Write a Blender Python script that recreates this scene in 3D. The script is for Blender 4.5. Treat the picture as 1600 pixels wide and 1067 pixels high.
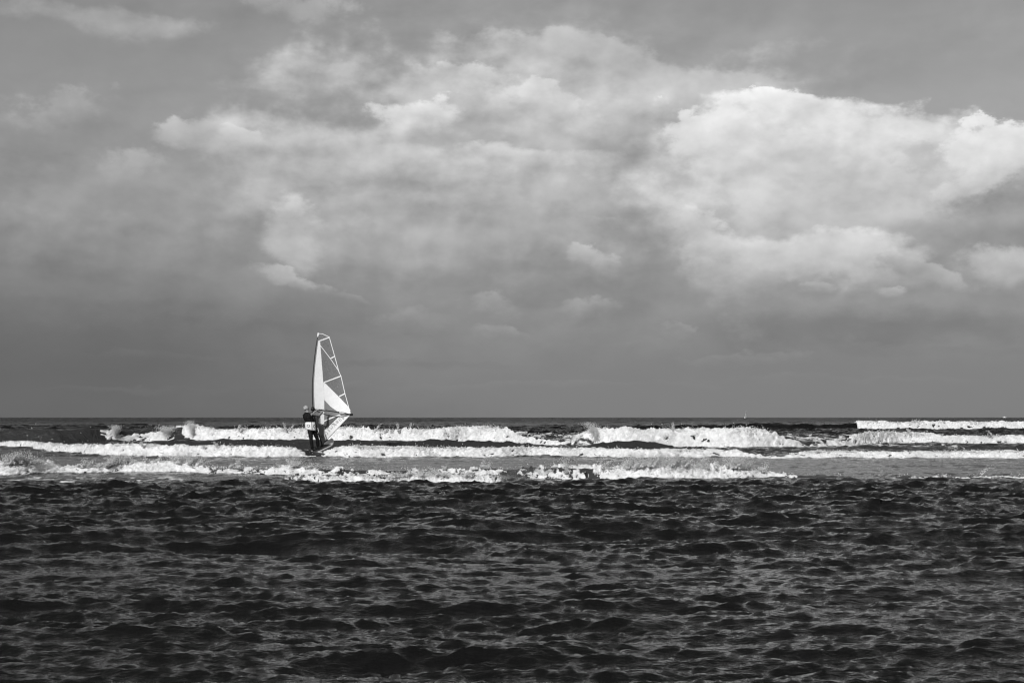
# A windsurfer crossing rows of breaking surf under a cloudy sky, seen from the
# shallows.  Black-and-white photograph, so every material is a neutral grey.
# World: +Y out to sea, +X right, Z up, metres, mean water level z = 0.
import bpy, math, random
import numpy as np

scene = bpy.context.scene
for o in list(bpy.data.objects):
    bpy.data.objects.remove(o, do_unlink=True)
COL = scene.collection
EYE = 1.27
SUN_AZ, SUN_EL = 198.0, 28.0          # compass bearing from +Y clockwise, elevation

# ------------------------------------------------------------------ camera
cam_d = bpy.data.cameras.new('camera')
cam_d.lens = 50.0
cam_d.sensor_width = 36.0
cam_d.clip_start = 0.1
cam_d.clip_end = 60000.0
cam = bpy.data.objects.new('camera', cam_d)
cam.location = (0, 0, EYE)
cam.rotation_euler = (math.radians(90 + 3.05), 0, math.radians(0))
COL.objects.link(cam)
scene.camera = cam

# ------------------------------------------------------------------ colour
scene.view_settings.view_transform = 'Standard'
scene.view_settings.look = 'None'
scene.view_settings.exposure = 0.0
scene.view_settings.gamma = 1.0
scene.view_settings.use_curve_mapping = False
scene.cycles.use_adaptive_sampling = True
scene.cycles.adaptive_threshold = 0.02
scene.cycles.adaptive_min_samples = 4
scene.cycles.filter_width = 1.25
scene.cycles.max_bounces = 6
scene.cycles.transparent_max_bounces = 12
scene.cycles.sample_clamp_indirect = 4.0
scene.cycles.caustics_reflective = False
scene.cycles.caustics_refractive = False

# ------------------------------------------------------------------ sky
world = bpy.data.worlds.new('World')
scene.world = world
world.use_nodes = True
world.cycles.sampling_method = 'MANUAL'
world.cycles.sample_map_resolution = 512
WT = world.node_tree
WT.nodes.clear()


class G:
    """small helper that strings math nodes together"""
    def __init__(self, tree):
        self.t = tree

    def put(self, node, i, v):
        if isinstance(v, (int, float)):
            node.inputs[i].default_value = v
        else:
            self.t.links.new(v, node.inputs[i])

    def m(self, op, a, b=None, c=None, clamp=False):
        n = self.t.nodes.new('ShaderNodeMath')
        n.operation = op
        n.use_clamp = clamp
        self.put(n, 0, a)
        if b is not None:
            self.put(n, 1, b)
        if c is not None:
            self.put(n, 2, c)
        return n.outputs[0]

    def vm(self, op, a, b=None):
        n = self.t.nodes.new('ShaderNodeVectorMath')
        n.operation = op
        if op == 'SCALE':
            n.inputs['Scale'].default_value = 0.030
        for i, v in ((0, a), (1, b)):
            if v is None:
                continue
            if isinstance(v, tuple):
                n.inputs[i].default_value = v
            else:
                self.t.links.new(v, n.inputs[i])
        return n.outputs['Value'] if op in ('LENGTH', 'DOT_PRODUCT') else n.outputs[0]

    def comb(self, a, b, c=0.0):
        n = self.t.nodes.new('ShaderNodeCombineXYZ')
        self.put(n, 0, a)
        self.put(n, 1, b)
        self.put(n, 2, c)
        return n.outputs[0]

    def rng(self, v, a, b, c, d, mode='LINEAR'):
        n = self.t.nodes.new('ShaderNodeMapRange')
        n.interpolation_type = mode
        n.clamp = True
        for i, x in enumerate((v, a, b, c, d)):
            self.put(n, i, x)
        return n.outputs[0]

    def mix(self, f, a, b):
        n = self.t.nodes.new('ShaderNodeMix')
        n.data_type = 'FLOAT'
        self.put(n, 0, f)
        self.put(n, 2, a)
        self.put(n, 3, b)
        return n.outputs[0]

    def noise(self, vec, scale, detail=4.0, rough=0.55, dist=0.0, col=False):
        n = self.t.nodes.new('ShaderNodeTexNoise')
        self.t.links.new(vec, n.inputs['Vector'])
        n.inputs['Scale'].default_value = scale
        n.inputs['Detail'].default_value = detail
        n.inputs['Roughness'].default_value = rough
        n.inputs['Distortion'].default_value = dist
        return n.outputs[1] if col else n.outputs[0]


g = G(WT)
tc = WT.nodes.new('ShaderNodeTexCoord')
DIR = tc.outputs['Generated']
sp = WT.nodes.new('ShaderNodeSeparateXYZ')
WT.links.new(DIR, sp.inputs[0])
DX, DY, DZ = sp.outputs
R2D = 180 / math.pi
U0 = g.m('MULTIPLY', g.m('ARCTAN2', DX, DY), R2D)         # bearing, degrees
V0 = g.m('MULTIPLY', g.m('ARCSINE', DZ), R2D)             # elevation, degrees

nish = WT.nodes.new('ShaderNodeTexSky')
nish.sky_type = 'NISHITA'
nish.sun_disc = False
nish.sun_elevation = math.radians(SUN_EL)
nish.sun_rotation = math.radians(SUN_AZ)
nish.air_density = 1.0
nish.dust_density = 1.5
nish.ozone_density = 1.0
sc = WT.nodes.new('ShaderNodeSeparateColor')
WT.links.new(nish.outputs[0], sc.inputs[0])
# a red filter on black-and-white film: blue sky goes dark
clear = g.m('MULTIPLY_ADD', sc.outputs[0], 0.092, g.m('MULTIPLY', sc.outputs[1], 0.015))

# noise fields on the sphere of directions, flattened towards the horizon
STR = g.vm('MULTIPLY', DIR, (1.0, 1.0, 1.9))
wob = WT.nodes.new('ShaderNodeSeparateColor')
WT.links.new(g.noise(STR, 7.0, 3.0, 0.55, col=True), wob.inputs[0])
wob2 = WT.nodes.new('ShaderNodeSeparateColor')
WT.links.new(g.noise(STR, 34.0, 5.0, 0.6, col=True), wob2.inputs[0])
U = g.m('ADD', g.m('MULTIPLY_ADD', g.m('SUBTRACT', wob.outputs[0], .5), 2.0, U0),
        g.m('MULTIPLY', g.m('SUBTRACT', wob2.outputs[0], .5), 1.3))
V = g.m('ADD', g.m('MULTIPLY_ADD', g.m('SUBTRACT', wob.outputs[1], .5), 1.1, V0),
        g.m('MULTIPLY', g.m('SUBTRACT', wob2.outputs[1], .5), 0.9))
STR2 = g.vm('MULTIPLY', DIR, (1.0, 1.0, 1.5))
NF = g.noise(STR2, 17.0, 5.5, 0.54)
N2 = g.m('SUBTRACT', g.noise(STR2, 50.0, 4.5, 0.58), .5)
NF2 = g.noise(g.vm('ADD', STR2, (-0.005, 0.0, 0.010)), 17.0, 5.5, 0.54)
NR = g.noise(STR2, 9.5, 4.0, 0.52)
NR2 = g.noise(g.vm('ADD', STR2, (-0.011, 0.0, 0.020)), 9.5, 4.0, 0.52)
N = g.m('SUBTRACT', NF, .5)
SMOOTH = g.rng(V0, 1.0, 8.0, 0.12, 1.0)                     # far clouds lose their texture


def knobs(vec):
    vo = WT.nodes.new('ShaderNodeTexVoronoi')
    vo.feature = 'F1'
    vo.inputs['Scale'].default_value = 21.0
    vo.inputs['Detail'].default_value = 1.6
    vo.inputs['Roughness'].default_value = 0.58
    vo.normalize = True
    WT.links.new(vec, vo.inputs['Vector'])
    return vo.outputs['Distance']


KV = g.vm('ADD', STR2, g.vm('SCALE', g.comb(g.m('SUBTRACT', wob2.outputs[0], .5), g.m('SUBTRACT', wob2.outputs[2], .5),
                                           g.m('SUBTRACT', wob2.outputs[1], .5))))
K1 = knobs(KV)
K2 = knobs(g.vm('ADD', KV, (-0.007, 0.0, 0.011)))
PUFF = g.m('SUBTRACT', 0.36, K1)                             # cauliflower knobs
PREL = g.m('MULTIPLY', g.m('SUBTRACT', K2, K1), SMOOTH)      # their sunlit sides
REL = g.m('MULTIPLY_ADD', g.m('SUBTRACT', NF, NF2), 0.85, g.m('SUBTRACT', NR, NR2))
REL = g.m('MULTIPLY_ADD', PREL, 0.24, g.m('MULTIPLY', REL, SMOOTH))   # relief, lit from upper left
WISP = g.m('SUBTRACT', g.noise(g.vm('MULTIPLY', DIR, (1.0, 1.0, 3.6)), 13.0, 5.0, 0.58, 0.6), .5)

# a broken cover of grey stratus all round the sky, thinning overhead
cov = g.m('MULTIPLY_ADD', g.noise(STR, 3.2, 4.0, 0.5), 1.6, -0.30)
elev = g.rng(V0, 5.0, 20.0, 0.55, 0.0)
veil = g.m('ADD', cov, elev)
veil = g.rng(veil, 0.35, 1.0, 0.0, 0.85, 'SMOOTHSTEP')
veil = g.m('MULTIPLY', veil, g.rng(V0, 15.0, 32.0, 1.0, 0.25))       # clear overhead
veil_l = g.rng(V0, 0.0, 14.0, 0.175, 0.36)
veil_l = g.m('MULTIPLY_ADD', g.m('MULTIPLY', WISP, SMOOTH), 0.16, veil_l)
veil_l = g.m('MULTIPLY_ADD', REL, 0.30, veil_l)
# brighter towards the right hand of the view, duller towards the left
veil_l = g.m('MULTIPLY', veil_l, g.rng(U0, -24.0, 10.0, 0.76, 1.04))
LUM = g.mix(veil, clear, veil_l)

# individual clouds: bearing, elevation, half width, half height up, down, slope,
# edge softness top, bottom, brightness top, bottom, opacity, raggedness, relief, knobs
CLOUDS = [
    (-17.50, 2.26, 18.04, 3.87, 6.19, -0.00, 0.80, 1.00, 0.144, 0.122, 0.85, 0.50, 0.08, 0.00),
    (10.20, 1.31, 20.62, 2.58, 4.12, -0.00, 0.60, 0.60, 0.223, 0.216, 0.90, 0.50, 0.08, 0.00),
    (13.93, 3.42, 10.82, 1.19, 1.13, -0.00, 0.70, 0.70, 0.195, 0.188, 0.80, 1.20, 0.15, 0.00),
    (2.07, 3.91, 7.73, 1.80, 2.32, -0.00, 0.80, 0.80, 0.279, 0.216, 0.70, 2.00, 0.30, 0.00),
    (-13.99, 8.04, 14.43, 2.84, 3.09, -0.00, 0.80, 0.80, 0.371, 0.296, 0.80, 0.80, 0.22, 0.00),
    (-14.71, 7.15, 10.82, 0.77, 1.29, -0.06, 0.40, 1.00, 0.361, 0.231, 0.75, 1.80, 0.38, 0.00),
    (-18.49, 5.79, 7.73, 0.41, 1.03, -0.06, 0.40, 1.00, 0.270, 0.181, 0.70, 1.80, 0.30, 0.00),
    (-17.24, 15.19, 5.93, 0.67, 0.62, -0.08, 0.60, 0.90, 0.434, 0.305, 0.85, 2.60, 0.38, 0.00),
    (-14.94, 14.83, 2.84, 0.64, 0.52, -0.10, 0.70, 0.90, 0.413, 0.305, 0.80, 2.40, 0.38, 0.00),
    (-8.82, 16.00, 2.06, 1.19, 0.88, -0.10, 0.60, 0.90, 0.456, 0.328, 0.90, 2.40, 0.38, 0.00),
    (-17.41, 11.55, 2.32, 1.03, 1.03, -0.00, 0.70, 1.00, 0.381, 0.296, 0.80, 2.40, 0.38, 0.00),
    (-10.31, 12.89, 3.87, 0.26, 0.31, -0.00, 0.70, 1.00, 0.371, 0.305, 0.70, 2.40, 0.55, 0.00),
    (1.56, 12.59, 13.66, 2.84, 4.90, -0.05, 0.40, 0.70, 0.456, 0.445, 0.90, 1.60, 0.65, 0.00),
    (-4.68, 13.67, 6.19, 0.93, 1.29, -0.02, 0.50, 0.90, 0.468, 0.402, 0.85, 2.80, 0.87, 0.00),
    (2.61, 14.20, 8.25, 0.88, 2.32, -0.10, 0.30, 1.00, 0.527, 0.503, 0.88, 2.40, 0.60, 0.00),
    (7.52, 13.53, 5.93, 0.77, 2.32, -0.20, 0.30, 1.00, 0.503, 0.515, 0.85, 2.20, 0.45, 0.00),
    (10.81, 12.38, 5.15, 0.77, 2.06, -0.26, 0.35, 1.00, 0.515, 0.539, 0.85, 2.00, 0.38, 0.00),
    (1.56, 9.81, 11.60, 4.12, 5.15, -0.00, 0.50, 0.70, 0.552, 0.361, 0.92, 1.20, 0.58, 0.00),
    (-5.69, 8.75, 9.02, 3.35, 3.87, -0.10, 0.50, 0.80, 0.539, 0.371, 0.90, 1.20, 0.58, 0.00),
    (-6.22, 10.39, 6.70, 1.80, 2.58, -0.05, 0.50, 0.80, 0.552, 0.413, 0.80, 1.50, 0.65, 0.20),
    (-0.26, 12.59, 7.22, 1.80, 2.32, -0.04, 0.50, 0.80, 0.578, 0.456, 0.80, 1.60, 0.65, 0.20),
    (4.41, 9.02, 3.87, 3.09, 2.58, -0.00, 0.80, 0.90, 0.342, 0.314, 0.75, 1.20, 0.43, 0.00),
    (-1.04, 7.90, 5.15, 1.03, 1.55, -0.00, 0.90, 1.00, 0.332, 0.305, 0.70, 1.20, 0.32, 0.00),
    (-2.60, 12.33, 4.38, 1.55, 1.55, -0.05, 0.50, 0.80, 0.578, 0.423, 0.80, 1.60, 0.65, 0.20),
    (1.82, 12.08, 3.35, 1.55, 1.80, -0.05, 0.50, 0.80, 0.578, 0.423, 0.80, 1.60, 0.65, 0.20),
    (-1.95, 13.38, 3.09, 0.77, 1.29, -0.10, 0.25, 1.00, 0.701, 0.456, 0.90, 1.60, 0.75, 0.50),
    (-3.90, 11.69, 2.58, 1.08, 1.03, 0.05, 0.28, 0.90, 0.776, 0.445, 0.92, 1.40, 0.75, 0.50),
    (1.04, 12.46, 2.58, 0.93, 1.80, -0.05, 0.28, 1.00, 0.701, 0.445, 0.90, 1.60, 0.75, 0.50),
    (-0.52, 10.95, 3.35, 0.67, 0.93, -0.00, 0.50, 1.00, 0.413, 0.332, 0.70, 1.40, 0.55, 0.30),
    (0.78, 10.19, 4.64, 0.72, 1.55, -0.03, 0.30, 1.00, 0.644, 0.352, 0.88, 1.60, 0.75, 0.40),
    (-4.67, 9.98, 5.15, 1.03, 1.80, -0.15, 0.40, 1.00, 0.604, 0.361, 0.85, 1.60, 0.65, 0.30),
    (-11.00, 10.73, 0.88, 0.57, 0.88, -0.10, 0.25, 1.00, 0.631, 0.371, 0.92, 1.40, 0.38, 0.50),
    (-10.04, 10.42, 1.55, 0.31, 0.67, -0.10, 0.40, 1.00, 0.491, 0.352, 0.80, 1.60, 0.55, 0.30),
    (-13.29, 10.99, 1.44, 0.77, 1.19, 0.10, 0.40, 1.00, 0.527, 0.371, 0.85, 1.60, 0.38, 0.30),
    (-14.75, 10.11, 2.32, 0.77, 1.03, -0.00, 0.50, 1.00, 0.479, 0.352, 0.85, 1.60, 0.30, 0.20),
    (-7.24, 10.24, 3.61, 1.19, 2.06, -0.10, 0.50, 1.00, 0.565, 0.371, 0.82, 1.60, 0.65, 0.30),
    (-3.11, 9.16, 2.84, 1.13, 2.32, -0.20, 0.50, 1.00, 0.565, 0.342, 0.78, 1.60, 0.65, 0.30),
    (-7.73, 7.07, 2.84, 0.93, 1.80, -0.10, 0.60, 1.00, 0.468, 0.305, 0.80, 1.60, 0.55, 0.30),
    (-5.17, 6.72, 5.15, 1.55, 1.55, -0.00, 0.90, 1.00, 0.423, 0.296, 0.70, 1.20, 0.43, 0.00),
    (-8.85, 6.97, 1.49, 1.70, 1.55, -0.10, 0.30, 1.00, 0.617, 0.332, 0.92, 0.70, 0.50, 0.40),
    (11.78, 9.11, 7.99, 3.74, 5.93, -0.04, 0.26, 1.00, 0.730, 0.515, 0.96, 1.50, 0.70, 0.40),
    (15.71, 9.94, 5.93, 2.32, 4.38, -0.10, 0.24, 0.80, 0.687, 0.479, 0.94, 1.50, 0.60, 0.40),
    (8.40, 11.71, 2.32, 1.19, 2.32, 0.05, 0.18, 1.00, 0.791, 0.644, 0.92, 1.80, 0.60, 0.70),
    (11.57, 12.34, 4.12, 0.62, 2.06, -0.10, 0.18, 1.00, 0.855, 0.658, 0.95, 1.60, 0.70, 0.70),
    (7.12, 11.12, 1.03, 1.29, 1.80, -0.00, 0.18, 1.00, 0.776, 0.617, 0.88, 1.80, 0.60, 0.70),
    (13.74, 8.05, 6.44, 1.29, 2.84, -0.00, 0.90, 1.00, 0.617, 0.527, 0.60, 1.20, 0.52, 0.00),
    (9.53, 9.68, 3.09, 1.55, 2.06, -0.00, 0.90, 1.00, 0.672, 0.578, 0.60, 1.40, 0.52, 0.00),
    (16.44, 10.15, 1.55, 0.93, 1.03, -0.20, 0.50, 0.80, 0.479, 0.445, 0.80, 1.60, 0.38, 0.00),
    (19.27, 10.43, 2.58, 0.93, 2.06, -0.00, 0.20, 1.00, 0.791, 0.617, 0.95, 1.60, 0.60, 0.70),
    (17.87, 10.32, 1.03, 1.13, 1.55, -0.00, 0.20, 1.00, 0.791, 0.617, 0.90, 1.80, 0.60, 0.70),
    (18.43, 8.83, 2.06, 1.03, 0.88, 0.45, 0.35, 0.60, 0.730, 0.591, 0.88, 0.90, 0.60, 0.30),
    (19.69, 7.80, 3.09, 1.03, 1.55, 0.40, 0.60, 0.80, 0.381, 0.314, 0.80, 1.40, 0.30, 0.00),
    (17.57, 6.68, 5.93, 1.44, 2.06, -0.00, 0.70, 0.80, 0.361, 0.246, 0.85, 1.20, 0.30, 0.00),
    (10.01, 7.28, 6.70, 1.29, 1.55, -0.00, 0.80, 0.90, 0.552, 0.434, 0.70, 1.20, 0.38, 0.00),
    (11.25, 6.31, 4.64, 1.19, 1.70, -0.04, 0.24, 0.90, 0.745, 0.381, 0.92, 1.60, 0.60, 0.60),
    (8.24, 7.06, 1.80, 0.93, 1.29, -0.30, 0.30, 1.00, 0.687, 0.413, 0.85, 1.80, 0.60, 0.60),
    (9.74, 5.33, 3.87, 0.77, 0.93, -0.10, 0.35, 1.00, 0.539, 0.254, 0.88, 1.80, 0.52, 0.60),
    (12.23, 4.88, 0.77, 0.34, 0.41, -0.05, 0.30, 0.90, 0.479, 0.246, 0.88, 1.40, 0.38, 0.50),
    (19.19, 5.89, 2.32, 0.88, 1.55, -0.05, 0.28, 1.00, 0.604, 0.296, 0.92, 0.80, 0.60, 0.50),
    (16.72, 5.23, 2.06, 0.52, 0.77, -0.25, 0.35, 1.00, 0.468, 0.262, 0.85, 2.00, 0.45, 0.40),
    (15.11, 4.72, 0.82, 0.28, 0.31, -0.10, 0.30, 0.90, 0.491, 0.254, 0.90, 1.40, 0.30, 0.30),
    (2.90, 6.35, 1.29, 0.52, 0.57, -0.20, 0.25, 0.80, 0.539, 0.296, 0.92, 1.40, 0.38, 0.50),
    (3.37, 7.71, 2.32, 0.36, 0.77, -0.15, 0.40, 1.00, 0.434, 0.305, 0.75, 2.00, 0.55, 0.30),
    (-8.99, 5.55, 1.96, 0.46, 0.52, -0.28, 0.25, 0.80, 0.479, 0.246, 0.92, 1.30, 0.38, 0.50),
    (-6.69, 4.76, 1.03, 0.21, 0.26, -0.20, 0.40, 0.90, 0.323, 0.231, 0.70, 1.60, 0.30, 0.00),
    (-0.78, 4.48, 1.80, 0.52, 0.77, -0.00, 0.50, 1.00, 0.371, 0.231, 0.85, 2.20, 0.45, 0.50),
    (-3.61, 3.78, 2.06, 0.57, 0.77, -0.00, 0.60, 1.00, 0.314, 0.209, 0.80, 2.20, 0.38, 0.30),
    (-0.52, 3.40, 1.55, 0.36, 0.52, -0.00, 0.50, 1.00, 0.342, 0.223, 0.80, 2.20, 0.38, 0.40),
    (3.10, 4.47, 1.80, 0.46, 0.67, -0.10, 0.50, 1.00, 0.381, 0.231, 0.85, 2.20, 0.45, 0.50),
    (6.43, 3.50, 1.29, 0.36, 0.62, -0.20, 0.50, 1.00, 0.342, 0.223, 0.80, 2.20, 0.45, 0.40),
    (4.89, 3.08, 1.29, 0.26, 0.41, -0.00, 0.60, 1.00, 0.305, 0.216, 0.75, 2.20, 0.38, 0.30),
    (8.96, 2.34, 3.61, 0.26, 0.41, -0.02, 0.60, 1.00, 0.270, 0.216, 0.75, 2.00, 0.30, 0.00),
    (12.68, 1.55, 6.70, 0.21, 0.36, -0.00, 0.70, 1.00, 0.254, 0.216, 0.60, 2.00, 0.30, 0.00),
    (-11.47, 3.84, 4.12, 0.41, 0.77, -0.05, 0.60, 1.00, 0.216, 0.156, 0.70, 2.00, 0.30, 0.00),
    (-7.70, 2.35, 8.25, 0.21, 0.31, -0.01, 0.70, 1.00, 0.195, 0.162, 0.60, 1.60, 0.30, 0.00),
    (-16.35, 4.50, 6.70, 0.31, 0.52, -0.02, 0.60, 1.00, 0.209, 0.156, 0.60, 1.80, 0.30, 0.00),
    (2.58, 1.33, 10.82, 0.18, 0.31, -0.00, 0.70, 1.00, 0.246, 0.212, 0.60, 1.60, 0.20, 0.00),
    (-12.68, 1.05, 7.73, 0.15, 0.26, -0.00, 0.70, 1.00, 0.175, 0.150, 0.60, 1.60, 0.20, 0.00),
    (17.03, 2.63, 5.15, 0.26, 0.36, -0.00, 0.70, 1.00, 0.246, 0.202, 0.60, 1.80, 0.30, 0.00),
]
for (cu, cv, rx, ru, rd, sl, st, sb, lt, lb, al, kn, kr, kp) in CLOUDS:
    a = g.m('MULTIPLY_ADD', U, 1 / rx, -cu / rx)
    b = g.m('MULTIPLY_ADD', U, -sl, V)
    off = cv - sl * cu
    t = g.m('MAXIMUM', g.m('MULTIPLY_ADD', b, 1 / ru, -off / ru),
            g.m('MULTIPLY_ADD', b, 1 / rd, -off / rd)) if rd >= ru else \
        g.m('MINIMUM', g.m('MULTIPLY_ADD', b, 1 / ru, -off / ru),
            g.m('MULTIPLY_ADD', b, 1 / rd, -off / rd))
    r = g.vm('LENGTH', g.comb(a, t))
    f = g.m('SUBTRACT', g.m('MULTIPLY_ADD', N, kn, 1.0), r)
    if rx < 3.7:
        f = g.m('MULTIPLY_ADD', N2, kn * (1.1 if rx < 2.7 else 0.7), f)
    if kp:
        f = g.m('MULTIPLY_ADD', PUFF, kp, f)
    soft = g.m('MULTIPLY_ADD', t, (st - sb) * .5, (st + sb) * .5)
    mk = g.rng(f, 0.0, g.m('MAXIMUM', soft, 0.02), 0.0, al, 'SMOOTHSTEP')
    lu = g.rng(t, -1.0, 0.9, lb, lt)
    lu = g.m('MULTIPLY_ADD', REL, kr, lu)
    if kp:
        lu = g.m('MULTIPLY_ADD', PREL, 0.30 * kp, lu)
    LUM = g.mix(mk, LUM, lu)

# below the horizon: the same grey as the horizon air, hidden by the sea
LUM = g.m('MAXIMUM', LUM, 0.02)
cc = g.comb(LUM, LUM, LUM)
bg = WT.nodes.new('ShaderNodeBackground')
WT.links.new(cc, bg.inputs[0])
bg.inputs[1].default_value = 1.0
wo = WT.nodes.new('ShaderNodeOutputWorld')
WT.links.new(bg.outputs[0], wo.inputs[0])

# ------------------------------------------------------------------ sun
sun_d = bpy.data.lights.new('sun', 'SUN')
sun_d.energy = 3.5
sun_d.angle = math.radians(0.53)
sun_d.color = (1.0, 1.0, 1.0)
sun = bpy.data.objects.new('sun', sun_d)
az, el = math.radians(SUN_AZ), math.radians(SUN_EL)
from mathutils import Vector, Matrix
sdir = Vector((math.sin(az) * math.cos(el), math.cos(az) * math.cos(el), math.sin(el)))
sun.rotation_euler = (-sdir).to_track_quat('-Z', 'Y').to_euler()
sun.location = sdir * 50
COL.objects.link(sun)

# ------------------------------------------------------------------ helpers
rng = np.random.default_rng(7)
TAB = rng.random((8, 256, 256))


def vnoise(x, y, k=0):
    """value noise in 0..1, period 256"""
    xi = np.floor(x).astype(np.int64)
    yi = np.floor(y).astype(np.int64)
    fx = x - xi
    fy = y - yi
    fx = fx * fx * fx * (fx * (fx * 6 - 15) + 10)
    fy = fy * fy * fy * (fy * (fy * 6 - 15) + 10)
    t = TAB[k % 8]
    x0, x1, y0, y1 = xi & 255, (xi + 1) & 255, yi & 255, (yi + 1) & 255
    return (t[x0, y0] * (1 - fx) + t[x1, y0] * fx) * (1 - fy) + (t[x0, y1] * (1 - fx) + t[x1, y1] * fx) * fy


def fbm(x, y, octaves=4, gain=0.5, k=0):
    s, a, w, f = 0.0, 1.0, 0.0, 1.0
    for i in range(octaves):
        s = s + a * vnoise(x * f + 17.3 * i, y * f + 9.1 * i, k + i)
        w += a
        a *= gain
        f *= 2.03
    return s / w


def sstep(a, b, v):
    t = np.clip((v - a) / (b - a), 0, 1)
    return t * t * (3 - 2 * t)


def mesh_from(name, verts, faces, smooth=True, mat=None):
    me = bpy.data.meshes.new(name)
    verts = np.asarray(verts, dtype=np.float32)
    faces = np.asarray(faces, dtype=np.int32)
    nf, k = faces.shape
    me.vertices.add(len(verts))
    me.vertices.foreach_set('co', verts.ravel())
    me.loops.add(nf * k)
    me.loops.foreach_set('vertex_index', faces.ravel())
    me.polygons.add(nf)
    me.polygons.foreach_set('loop_start', np.arange(0, nf * k, k, dtype=np.int32))
    me.update(calc_edges=True)
    if smooth:
        me.polygons.foreach_set('use_smooth', np.ones(nf, dtype=bool))
    if mat:
        me.materials.append(mat)
    return me


def link(name, me, parent=None):
    o = bpy.data.objects.new(name, me)
    COL.objects.link(o)
    if parent is not None:
        o.parent = parent
    return o


def tag(o, label=None, cat=None, group=None, kind=None):
    if label:
        o['label'] = label
    if cat:
        o['category'] = cat
    if group:
        o['group'] = group
    if kind:
        o['kind'] = kind
    return o


def material(name, rough=0.5, base=0.5, spec=0.5):
    m = bpy.data.materials.new(name)
    m.use_nodes = True
    b = m.node_tree.nodes['Principled BSDF']
    b.inputs['Base Color'].default_value = (base, base, base, 1)
    b.inputs['Roughness'].default_value = rough
    b.inputs['Specular IOR Level'].default_value = spec
    return m, m.node_tree, b


def grey_noise_material(name, lo, hi, scale, rough=0.6, bump=0.0, detail=5, spec=0.4, bscale=None):
    m, t, b = material(name, rough, hi, spec)
    q = G(t)
    co = t.nodes.new('ShaderNodeTexCoord').outputs['Object']
    n = q.noise(co, scale, detail, 0.6)
    v = q.rng(n, 0.3, 0.7, lo, hi)
    t.links.new(q.comb(v, v, v), b.inputs['Base Color'])
    if bump:
        bn = t.nodes.new('ShaderNodeBump')
        bn.inputs['Strength'].default_value = 1.0
        bn.inputs['Distance'].default_value = bump
        t.links.new(q.noise(co, bscale or scale * 2, 4, 0.6), bn.inputs['Height'])
        t.links.new(bn.outputs[0], b.inputs['Normal'])
    return m


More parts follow.
